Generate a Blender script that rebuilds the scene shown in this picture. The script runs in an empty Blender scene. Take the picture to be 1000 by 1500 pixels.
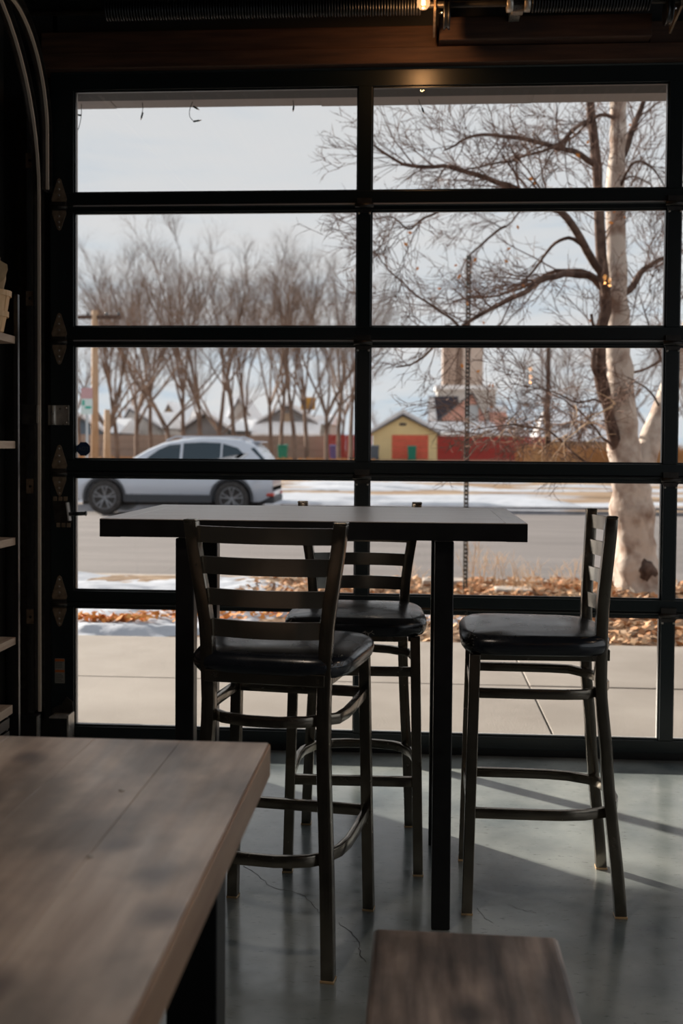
import bpy, bmesh, math, random
from mathutils import Vector, Matrix
from mathutils import noise as mnoise
R = math.radians
rnd = random.Random(7)
SC = bpy.context.scene
COL = SC.collection

# ------------------------------------------------------------------ camera
F = 1590.0; CYP = 706.68
YAW, PITCH, ROLL = 0.068126, -0.032404, 0.0074625
CAM = Vector((0, -4.46108, 1.26))
FWD = Vector((-math.sin(YAW)*math.cos(PITCH), math.cos(YAW)*math.cos(PITCH), math.sin(PITCH)))
_r = Vector((math.cos(YAW), math.sin(YAW), 0)); _u = _r.cross(FWD)
RGT = _r*math.cos(ROLL)+_u*math.sin(ROLL); UPV = _u*math.cos(ROLL)-_r*math.sin(ROLL)
cd = bpy.data.cameras.new('camera'); cam = bpy.data.objects.new('camera', cd); COL.objects.link(cam)
m = Matrix((RGT, UPV, -FWD)).transposed().to_4x4(); m.translation = CAM
cam.matrix_world = m
cd.sensor_fit = 'VERTICAL'; cd.sensor_height = 36; cd.sensor_width = 24
cd.lens = F*36/1500; cd.shift_y = (CYP-750)/1500
cd.clip_start = .05; cd.clip_end = 2000
cd.dof.use_dof = True; cd.dof.focus_distance = 3.05; cd.dof.aperture_fstop = 3.9
SC.camera = cam

def at(px, py, Y):
    "the real-world point at depth plane Y that projects to (px,py)"
    d = FWD + RGT*((px-500)/F) + UPV*((CYP-py)/F)
    return CAM + d*((Y-CAM.y)/d.y)

# ------------------------------------------------------------------ world, sun, exposure
W = bpy.data.worlds.new('world'); SC.world = W; W.use_nodes = True
nt = W.node_tree; N = nt.nodes; L = nt.links; N.clear()
wo = N.new('ShaderNodeOutputWorld'); bg = N.new('ShaderNodeBackground')
tc = N.new('ShaderNodeTexCoord'); mp = N.new('ShaderNodeMapping'); mp.inputs['Scale'].default_value = (1.6, 1.6, 9.0)
nz = N.new('ShaderNodeTexNoise'); nz.inputs['Scale'].default_value = 2.6; nz.inputs['Detail'].default_value = 7; nz.inputs['Roughness'].default_value = .62
cr = N.new('ShaderNodeValToRGB')
cr.color_ramp.elements[0].position = .36; cr.color_ramp.elements[0].color = (.42, .53, .64, 1)
cr.color_ramp.elements[1].position = .60; cr.color_ramp.elements[1].color = (.66, .655, .66, 1)
e = cr.color_ramp.elements.new(.47); e.color = (.58, .62, .66, 1)
sx = N.new('ShaderNodeSeparateXYZ'); mr = N.new('ShaderNodeMapRange')
mr.inputs['From Min'].default_value = .0; mr.inputs['From Max'].default_value = .28
mixw = N.new('ShaderNodeMix'); mixw.data_type = 'RGBA'; mixw.inputs['B'].default_value = (.61, .61, .62, 1)
L.new(tc.outputs['Generated'], mp.inputs[0]); L.new(mp.outputs[0], nz.inputs['Vector']); L.new(nz.outputs['Fac'], cr.inputs[0])
L.new(tc.outputs['Generated'], sx.inputs[0]); L.new(sx.outputs['Z'], mr.inputs['Value'])
mm = N.new('ShaderNodeMath'); mm.operation = 'MULTIPLY'; mm.inputs[1].default_value = .8
L.new(mr.outputs[0], mm.inputs[0]); L.new(mm.outputs[0], mixw.inputs['Factor']); L.new(cr.outputs[0], mixw.inputs['A'])
L.new(mixw.outputs['Result'], bg.inputs['Color']); bg.inputs['Strength'].default_value = 1.22
L.new(bg.outputs[0], wo.inputs[0])
sd = bpy.data.lights.new('sun', 'SUN'); sd.energy = 14; sd.angle = R(1.2); sd.color = (1, .9, .78)
so = bpy.data.objects.new('sun', sd); COL.objects.link(so)
_s = Vector((-.79*math.cos(R(15)), .613*math.cos(R(15)), math.sin(R(15))))
so.rotation_euler = _s.to_track_quat('Z', 'Y').to_euler(); so.location = (-8, 6, 8)
SC.view_settings.view_transform = 'Standard'; SC.view_settings.look = 'None'
SC.view_settings.exposure = 0.0; SC.view_settings.gamma = 1.0; SC.view_settings.use_curve_mapping = False
SC.cycles.use_denoising = True
SC.cycles.max_bounces = 8; SC.cycles.transparent_max_bounces = 16
SC.cycles.caustics_reflective = False; SC.cycles.caustics_refractive = False
SC.cycles.sample_clamp_indirect = 4

# ------------------------------------------------------------------ materials
def mat(name, col, rough=.5, metal=0.0, spec=.5, var=0.0, vscale=8, vcol=None, stretch=(1,1,1), bump=0.0, bscale=60,
        rvar=0.0, emit=None, estr=0.0, coat=0.0, detail=5, thr=(.35,.65), space='Object'):
    m_ = bpy.data.materials.new(name); m_.use_nodes = True
    t = m_.node_tree; n = t.nodes; l = t.links; b = n['Principled BSDF']
    b.inputs['Base Color'].default_value = (*col, 1); b.inputs['Roughness'].default_value = rough
    b.inputs['Metallic'].default_value = metal; b.inputs['Specular IOR Level'].default_value = spec
    b.inputs['Coat Weight'].default_value = coat; b.inputs['Coat Roughness'].default_value = max(.03, rough*.9) if name != 'car_paint' else .05
    if emit: b.inputs['Emission Color'].default_value = (*emit, 1); b.inputs['Emission Strength'].default_value = estr
    if var or vcol or bump or rvar:
        c = n.new('ShaderNodeTexCoord'); q = n.new('ShaderNodeMapping'); q.inputs['Scale'].default_value = stretch
        l.new(c.outputs[space], q.inputs[0])
    if vcol or var:
        a = n.new('ShaderNodeTexNoise'); a.inputs['Scale'].default_value = vscale; a.inputs['Detail'].default_value = detail
        l.new(q.outputs[0], a.inputs['Vector'])
        k = n.new('ShaderNodeValToRGB'); k.color_ramp.elements[0].position = thr[0]; k.color_ramp.elements[1].position = thr[1]
        v = vcol or tuple(min(1, x*(1+var)) for x in col)
        k.color_ramp.elements[0].color = (*(col if vcol else tuple(x*(1-var) for x in col)), 1)
        k.color_ramp.elements[1].color = (*v, 1)
        l.new(a.outputs['Fac'], k.inputs[0]); l.new(k.outputs[0], b.inputs['Base Color'])
        m_['ramp'] = k.name
    if rvar:
        a2 = n.new('ShaderNodeTexNoise'); a2.inputs['Scale'].default_value = vscale*1.7; a2.inputs['Detail'].default_value = 6
        l.new(q.outputs[0], a2.inputs['Vector'])
        k2 = n.new('ShaderNodeMapRange'); k2.inputs['From Min'].default_value = .3; k2.inputs['From Max'].default_value = .7
        k2.inputs['To Min'].default_value = max(0, rough-rvar); k2.inputs['To Max'].default_value = rough+rvar
        l.new(a2.outputs['Fac'], k2.inputs['Value']); l.new(k2.outputs[0], b.inputs['Roughness'])
    if bump:
        a3 = n.new('ShaderNodeTexNoise'); a3.inputs['Scale'].default_value = bscale; a3.inputs['Detail'].default_value = 6
        l.new(q.outputs[0], a3.inputs['Vector'])
        bp = n.new('ShaderNodeBump'); bp.inputs['Strength'].default_value = bump; bp.inputs['Distance'].default_value = .02
        l.new(a3.outputs['Fac'], bp.inputs['Height']); l.new(bp.outputs[0], b.inputs['Normal'])
    return m_

M = {}
M['black_frame'] = mat('black_frame', (.007, .012, .014), .32, spec=.5)
M['black_steel'] = mat('black_steel', (.008, .008, .009), .34, metal=0, spec=.5, var=.3, vscale=30)
M['slat_steel'] = mat('slat_steel', (.42, .39, .34), .2, metal=.95)
M['gun_steel'] = mat('gun_steel', (.25, .22, .18), .22, metal=.95, rvar=.06, vscale=14, var=.12)
M['galv'] = mat('galv', (.46, .42, .37), .36, metal=.6, rvar=.12, vscale=30, var=.25)
M['lip_highlight'] = mat('lip_highlight', (.80, .68, .55), .4, metal=.2, rvar=.1, vscale=20)  # pale copy of the track metal, standing for light along its front lip
M['hinge_steel'] = mat('hinge_steel', (.26, .19, .13), .4, metal=.4, var=.3, vscale=40)
M['dark_steel'] = mat('dark_steel', (.045, .04, .036), .45, metal=.6, var=.3, vscale=30)
M['vinyl'] = mat('vinyl', (.009, .012, .018), .24, spec=.9, rvar=.05, vscale=9)
M['foam_thread'] = mat('foam_thread', (.25, .22, .18), .9)
M['glide'] = mat('glide', (.62, .42, .22), .35, spec=.6)
M['table_wood'] = mat('table_wood', (.42, .355, .32), .32, vcol=(.60, .525, .48), vscale=5, stretch=(1.2, 14, 14), coat=1)
M['table_wood_end'] = mat('table_wood_end', (.38, .32, .285), .32, vcol=(.55, .48, .44), vscale=5, stretch=(14, 1.2, 14), coat=1)
def pine(name, base, dark, rough=.42, coat=.3, stretch=(9, 1.1, 9)):
    m_ = mat(name, dark, rough, vcol=base, vscale=3.2, stretch=stretch, bump=.03, bscale=22, coat=coat, rvar=.08, thr=(.32, .62), detail=7)
    t = m_.node_tree; n = t.nodes; l = t.links; b = n['Principled BSDF']; k = n[m_['ramp']]
    c = n.new('ShaderNodeTexCoord'); q = n.new('ShaderNodeMapping'); q.inputs['Scale'].default_value = (1, .7, 1)
    a = n.new('ShaderNodeTexVoronoi'); a.voronoi_dimensions = '2D'; a.inputs['Scale'].default_value = 5.0
    nn = n.new('ShaderNodeTexNoise'); nn.inputs['Scale'].default_value = 6; mx0 = n.new('ShaderNodeMix'); mx0.data_type = 'VECTOR'; mx0.inputs['Factor'].default_value = .08
    l.new(c.outputs['Object'], q.inputs[0]); l.new(q.outputs[0], nn.inputs['Vector'])
    l.new(q.outputs[0], mx0.inputs['A']); l.new(nn.outputs['Color'], mx0.inputs['B']); l.new(mx0.outputs['Result'], a.inputs['Vector'])
    r_ = n.new('ShaderNodeValToRGB'); r_.color_ramp.elements[0].position = .04; r_.color_ramp.elements[0].color = (1,1,1,1)
    r_.color_ramp.elements[1].position = .16; r_.color_ramp.elements[1].color = (0,0,0,1)
    l.new(a.outputs['Distance'], r_.inputs[0])
    mx = n.new('ShaderNodeMix'); mx.data_type = 'RGBA'; mx.inputs['B'].default_value = (dark[0]*.35, dark[1]*.35, dark[2]*.4, 1)
    sc_ = n.new('ShaderNodeMath'); sc_.operation = 'MULTIPLY'; sc_.inputs[1].default_value = .9
    l.new(r_.outputs[0], sc_.inputs[0]); l.new(sc_.outputs[0], mx.inputs['Factor'])
    sm = n.new('ShaderNodeTexNoise'); sm.inputs['Scale'].default_value = 7; sm.inputs['Detail'].default_value = 8; l.new(q.outputs[0], sm.inputs['Vector'])
    sr = n.new('ShaderNodeMapRange'); sr.inputs['From Min'].default_value = .38; sr.inputs['From Max'].default_value = .60; sr.inputs['To Min'].default_value = .42; sr.inputs['To Max'].default_value = 1.05; l.new(sm.outputs['Fac'], sr.inputs['Value'])
    vm = n.new('ShaderNodeVectorMath'); vm.operation = 'SCALE'; l.new(k.outputs[0], vm.inputs[0]); l.new(sr.outputs[0], vm.inputs['Scale'])
    l.new(vm.outputs[0], mx.inputs['A']); l.new(mx.outputs['Result'], b.inputs['Base Color'])
    return m_
M['pine'] = pine('pine', (.74, .62, .53), (.45, .34, .27), rough=.40, coat=1)
M['pine'].node_tree.nodes['Principled BSDF'].inputs['Specular IOR Level'].default_value = .8
M['bench_pine'] = pine('bench_pine', (.42, .33, .28), (.08, .052, .04), rough=.42, coat=.3)
M['header_wood'] = mat('header_wood', (.045, .020, .011), .7, vcol=(.085, .038, .020), vscale=4, stretch=(1, 10, 12), bump=.1, bscale=20)
M['edge_wood'] = mat('edge_wood', (.30, .17, .10), .45, vcol=(.42, .26, .16), vscale=4, stretch=(9, 1, 9), coat=.3)
M['shelf_wood'] = mat('shelf_wood', (.38, .27, .19), .55, vcol=(.50, .38, .28), vscale=5, stretch=(12, 1, 12))
M['basket_wood'] = mat('basket_wood', (.72, .45, .22), .6, vcol=(.85, .58, .33), vscale=9, stretch=(8, 8, 1))
M['paper'] = mat('paper', (.36, .24, .12), .8, vcol=(.46, .32, .18), vscale=12, bump=.3, bscale=20)
M['brick_dark'] = mat('brick_dark', (.035, .022, .018), .8, vcol=(.06, .038, .03), vscale=9, bump=.3, bscale=50)
M['mortar'] = mat('mortar', (.03, .028, .026), .95)
M['wall_dark'] = mat('wall_dark', (.022, .022, .023), .7, var=.2, vscale=4)
M['ceiling'] = mat('ceiling', (.018, .017, .017), .6)
# polished concrete
def concrete_floor():
    m_ = mat('floor_concrete', (.095, .125, .135), .34, vcol=(.42, .45, .43), vscale=2.3, detail=12, bump=.015, bscale=14, rvar=0, thr=(.30, .68), spec=.5)
    t = m_.node_tree; n = t.nodes; l = t.links; b = n['Principled BSDF']; k = n[m_['ramp']]
    c = n.new('ShaderNodeTexCoord')
    a = n.new('ShaderNodeTexNoise'); a.inputs['Scale'].default_value = 16; a.inputs['Detail'].default_value = 10; a.inputs['Roughness'].default_value = .7
    l.new(c.outputs['Object'], a.inputs['Vector'])
    r_ = n.new('ShaderNodeMapRange'); r_.inputs['From Min'].default_value = .3; r_.inputs['From Max'].default_value = .72; r_.inputs['To Min'].default_value = .11; r_.inputs['To Max'].default_value = .27; b.inputs['Specular IOR Level'].default_value = .62
    l.new(a.outputs['Fac'], r_.inputs['Value']); l.new(r_.outputs[0], b.inputs['Roughness'])
    v = n.new('ShaderNodeTexVoronoi'); v.feature = 'DISTANCE_TO_EDGE'; v.inputs['Scale'].default_value = 26
    dd = n.new('ShaderNodeMix'); dd.data_type = 'VECTOR'; dd.inputs['Factor'].default_value = .35
    l.new(c.outputs['Object'], dd.inputs['A']); l.new(a.outputs['Color'], dd.inputs['B']); l.new(dd.outputs['Result'], v.inputs['Vector'])
    r2 = n.new('ShaderNodeMapRange'); r2.inputs['From Min'].default_value = 0; r2.inputs['From Max'].default_value = .012; r2.inputs['To Min'].default_value = .35; r2.inputs['To Max'].default_value = 0
    l.new(v.outputs['Distance'], r2.inputs['Value'])
    n2 = n.new('ShaderNodeTexNoise'); n2.inputs['Scale'].default_value = 3.3; l.new(c.outputs['Object'], n2.inputs['Vector'])
    r3 = n.new('ShaderNodeMapRange'); r3.inputs['From Min'].default_value = .52; r3.inputs['From Max'].default_value = .62
    l.new(n2.outputs['Fac'], r3.inputs['Value'])
    mu = n.new('ShaderNodeMath'); mu.operation = 'MULTIPLY'; l.new(r2.outputs[0], mu.inputs[0]); l.new(r3.outputs[0], mu.inputs[1])
    mx = n.new('ShaderNodeMix'); mx.data_type = 'RGBA'; mx.inputs['B'].default_value = (.02, .02, .02, 1)
    # fine dark scuffs and scratches
    q3 = n.new('ShaderNodeMapping'); q3.inputs['Scale'].default_value = (30, 75, 1); q3.inputs['Rotation'].default_value = (0, 0, .15); l.new(c.outputs['Object'], q3.inputs[0])
    a4 = n.new('ShaderNodeTexNoise'); a4.inputs['Scale'].default_value = .9; a4.inputs['Detail'].default_value = 8; a4.inputs['Roughness'].default_value = .7; l.new(q3.outputs[0], a4.inputs['Vector'])
    r4 = n.new('ShaderNodeMapRange'); r4.inputs['From Min'].default_value = .30; r4.inputs['From Max'].default_value = .42; r4.inputs['To Min'].default_value = .6; r4.inputs['To Max'].default_value = 0; l.new(a4.outputs['Fac'], r4.inputs['Value'])
    ad = n.new('ShaderNodeMath'); ad.operation = 'MAXIMUM'; l.new(mu.outputs[0], ad.inputs[0]); l.new(r4.outputs[0], ad.inputs[1])
    l.new(ad.outputs[0], mx.inputs['Factor']); l.new(k.outputs[0], mx.inputs['A']); l.new(mx.outputs['Result'], b.inputs['Base Color'])
    return m_
M['floor'] = concrete_floor()
def glass(name='pane_glass', tint=(.985, .99, .988), fres=.035):
    m_ = bpy.data.materials.new(name); m_.use_nodes = True; t = m_.node_tree; n = t.nodes; l = t.links; n.clear()
    o = n.new('ShaderNodeOutputMaterial'); tr = n.new('ShaderNodeBsdfTransparent'); gl = n.new('ShaderNodeBsdfGlossy')
    lw = n.new('ShaderNodeLayerWeight'); lw.inputs['Blend'].default_value = .5; mx = n.new('ShaderNodeMixShader')
    pw = n.new('ShaderNodeMath'); pw.operation = 'POWER'; pw.inputs[1].default_value = 5; l.new(lw.outputs['Facing'], pw.inputs[0])
    fr = n.new('ShaderNodeMath'); fr.operation = 'MULTIPLY_ADD'; fr.inputs[1].default_value = 1-fres; fr.inputs[2].default_value = fres; l.new(pw.outputs[0], fr.inputs[0])
    tr.inputs['Color'].default_value = (*tint, 1); gl.inputs['Roughness'].default_value = 0
    l.new(fr.outputs[0], mx.inputs[0]); l.new(tr.outputs[0], mx.inputs[1]); l.new(gl.outputs[0], mx.inputs[2]); l.new(mx.outputs[0], o.inputs[0])
    return m_
M['glass'] = glass()
M['bulb_glass'] = glass('bulb_glass', (1, .85, .62), .03)
_t = M['bulb_glass'].node_tree; _o = next(x for x in _t.nodes if x.type == 'OUTPUT_MATERIAL'); _e = _t.nodes.new('ShaderNodeEmission'); _e.inputs['Color'].default_value = (1, .52, .25, 1); _e.inputs['Strength'].default_value = .55
_a = _t.nodes.new('ShaderNodeAddShader'); _t.links.new(_o.inputs[0].links[0].from_socket, _a.inputs[0]); _t.links.new(_e.outputs[0], _a.inputs[1]); _t.links.new(_a.outputs[0], _o.inputs[0])
M['filament'] = mat('filament', (1, .6, .2), .5, emit=(1, .55, .18), estr=60)
M['warm_bulb'] = mat('warm_bulb', (1, .6, .2), .5, emit=(1, .45, .12), estr=9)
M['sticker_blue'] = mat('sticker_blue', (.012, .035, .09), .5)
M['sticker_dark'] = mat('sticker_dark', (.10, .12, .14), .5)
M['white_print'] = mat('white_print', (.7, .7, .7), .6)
M['label_paper'] = mat('label_paper', (.24, .23, .20), .6)
M['label_orange'] = mat('label_orange', (.45, .11, .02), .6)
M['label_print'] = mat('label_print', (.05, .05, .05), .6)
M['highlight'] = mat('highlight', (.34, .31, .30), .4)
M['white_trim'] = mat('white_trim', (.55, .53, .51), .4)
# outdoors
M['sidewalk'] = mat('sidewalk', (.275, .24, .21), .85, vcol=(.35, .31, .275), vscale=1.6, detail=9, bump=.15, bscale=120)
M['curb'] = mat('curb', (.38, .33, .29), .9, var=.2, vscale=6)
M['asphalt'] = mat('asphalt', (.165, .15, .148), .9, vcol=(.21, .192, .188), vscale=.7, stretch=(.5, 2, 1), bump=.2, bscale=60, spec=.2)
M['soil'] = mat('soil', (.16, .10, .065), .95, vcol=(.34, .25, .17), vscale=5, detail=8, bump=.5, bscale=20, spec=.1)
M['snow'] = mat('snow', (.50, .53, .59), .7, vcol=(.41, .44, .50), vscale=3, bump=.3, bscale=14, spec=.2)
M['roof_snow'] = mat('roof_snow', (.86, .87, .90), .7, var=.04, vscale=2, spec=.2)  # whiter than the ground snow to make up for the shaded roof slopes
M['leaf_a'] = mat('leaf_a', (.46, .20, .08), .8, vcol=(.66, .42, .24), vscale=2.5, space='Object')
M['leaf_b'] = mat('leaf_b', (.24, .12, .06), .85, vcol=(.50, .36, .24), vscale=3)
M['leaf_orange'] = mat('leaf_orange', (.62, .20, .03), .8, vcol=(.70, .32, .08), vscale=3)
M['dry_stalk'] = mat('dry_stalk', (.55, .38, .24), .9, vcol=(.66, .50, .36), vscale=3, spec=.1)
M['block_stone'] = mat('block_stone', (.34, .22, .17), .9, vcol=(.42, .32, .26), vscale=9, bump=.4, bscale=50)
M['bark_pale'] = mat('bark_pale', (.56, .48, .42), .9, vcol=(.26, .18, .14), vscale=5.5, stretch=(1, 1, .8), bump=.6, bscale=18, thr=(.46, .66), spec=.1)
M['bark_dark'] = mat('bark_dark', (.055, .034, .027), .9, vcol=(.15, .10, .08), vscale=10, bump=.3, bscale=40, spec=.15)
M['twig'] = mat('twig', (.10, .06, .048), .9, vcol=(.22, .145, .115), vscale=3, spec=.1)
M['far_bark'] = mat('far_bark', (.14, .098, .08), .95, vcol=(.31, .235, .195), vscale=.6, spec=.05)
M['steel_post'] = mat('steel_post', (.10, .10, .095), .6, metal=.4, var=.3, vscale=20)
M['utility_wood'] = mat('utility_wood', (.42, .26, .15), .9, vcol=(.52, .36, .24), vscale=4, stretch=(4,4,.5))
M['sign_pink'] = mat('sign_pink', (.55, .33, .34), .7); M['sign_white'] = mat('sign_white', (.62, .72, .70), .7); M['sign_green'] = mat('sign_green', (.03, .38, .28), .7)
M['pale_metal'] = mat('pale_metal', (.5, .53, .55), .5, metal=.3)
M['car_paint'] = mat('car_paint', (.56, .61, .70), .28, metal=.2, spec=.5, coat=.6)
M['car_glass'] = mat('car_glass', (.012, .035, .055), .06, spec=.55)
M['car_glass_pale'] = mat('car_glass_pale', (.35, .38, .40), .12, spec=.8)
M['car_trim'] = mat('car_trim', (.05, .055, .065), .6)
M['tyre'] = mat('tyre', (.045, .042, .042), .85, var=.3, vscale=8)
M['rim'] = mat('rim', (.23, .24, .26), .35, metal=.8)
M['chrome'] = mat('chrome', (.6, .6, .62), .2, metal=1)
M['red_lamp'] = mat('red_lamp', (.5, .05, .03), .3); M['amber'] = mat('amber', (.6, .35, .15), .4); M['head_lamp'] = mat('head_lamp', (.75, .75, .75), .2)
M['fence_brown'] = mat('fence_brown', (.30, .225, .185), .95, vcol=(.42, .33, .28), vscale=2, spec=.05)
M['fence_red'] = mat('fence_red', (.38, .055, .045), .9, vcol=(.46, .08, .07), vscale=2, spec=.1)
M['yellow_wall'] = mat('yellow_wall', (.92, .74, .40), .85, var=.05, vscale=1); M['red_door'] = mat('red_door', (.78, .15, .09), .7, var=.08, vscale=2)
M['roof_grey'] = mat('roof_grey', (.22, .21, .22), .9, var=.2, vscale=3); M['roof_dark'] = mat('roof_dark', (.05, .045, .06), .8)
M['pink_brick'] = mat('pink_brick', (.66, .33, .26), .9, vcol=(.74, .44, .36), vscale=4)
M['tan_brick'] = mat('tan_brick', (.52, .42, .36), .9, vcol=(.60, .50, .44), vscale=.8); M['tan_dark'] = mat('tan_dark', (.38, .28, .225), .9, vcol=(.46, .35, .29), vscale=.8)
M['grey_wall'] = mat('grey_wall', (.23, .23, .24), .9, var=.1, vscale=1); M['blue_wall'] = mat('blue_wall', (.12, .17, .23), .9)
M['white_wall'] = mat('white_wall', (.52, .50, .48), .9); M['dark_pane'] = mat('dark_pane', (.05, .06, .07), .3)
M['tan_wall'] = mat('tan_wall', (.38, .29, .21), .9)
M['bin_green'] = mat('bin_green', (.01, .22, .15), .5); M['bin_purple'] = mat('bin_purple', (.12, .09, .26), .5); M['bin_grey'] = mat('bin_grey', (.10, .13, .17), .5)
M['orange_board'] = mat('orange_board', (.55, .30, .06), .7)
M['tall_grass'] = mat('tall_grass', (.45, .22, .09), .95, vcol=(.58, .36, .19), vscale=.5, spec=.05)
M['soffit'] = mat('soffit', (.26, .235, .23), .7, var=.05, vscale=2); M['dark_wire'] = mat('dark_wire', (.01, .03, .025), .6)
def field_mat():
    m_ = mat('dry_field', (.25, .17, .11), .95, vcol=(.36, .27, .195), vscale=.5, detail=8, spec=.05)
    t = m_.node_tree; n = t.nodes; l = t.links; b = n['Principled BSDF']; k = n[m_['ramp']]
    c = n.new('ShaderNodeTexCoord'); q = n.new('ShaderNodeMapping'); q.inputs['Scale'].default_value = (.10, .28, 1)
    a = n.new('ShaderNodeTexNoise'); a.inputs['Scale'].default_value = 1.3; a.inputs['Detail'].default_value = 6
    l.new(c.outputs['Object'], q.inputs[0]); l.new(q.outputs[0], a.inputs['Vector'])
    s = n.new('ShaderNodeSeparateXYZ'); l.new(c.outputs['Object'], s.inputs[0])
    # snow lies in drifts close to the street and again in front of the far fences
    r1 = n.new('ShaderNodeMapRange'); r1.inputs['From Min'].default_value = 27; r1.inputs['From Max'].default_value = 41; r1.inputs['To Min'].default_value = .12; r1.inputs['To Max'].default_value = -.16
    l.new(s.outputs['Y'], r1.inputs['Value'])
    ad = n.new('ShaderNodeMath'); ad.operation = 'ADD'; l.new(a.outputs['Fac'], ad.inputs[0]); l.new(r1.outputs[0], ad.inputs[1])
    r2 = n.new('ShaderNodeMapRange'); r2.inputs['From Min'].default_value = .63; r2.inputs['From Max'].default_value = .68
    l.new(ad.outputs[0], r2.inputs['Value'])
    mx = n.new('ShaderNodeMix'); mx.data_type = 'RGBA'; mx.inputs['B'].default_value = (.45, .48, .54, 1)
    l.new(r2.outputs[0], mx.inputs['Factor']); l.new(k.outputs[0], mx.inputs['A']); l.new(mx.outputs['Result'], b.inputs['Base Color'])
    return m_
M['field'] = field_mat()

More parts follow.
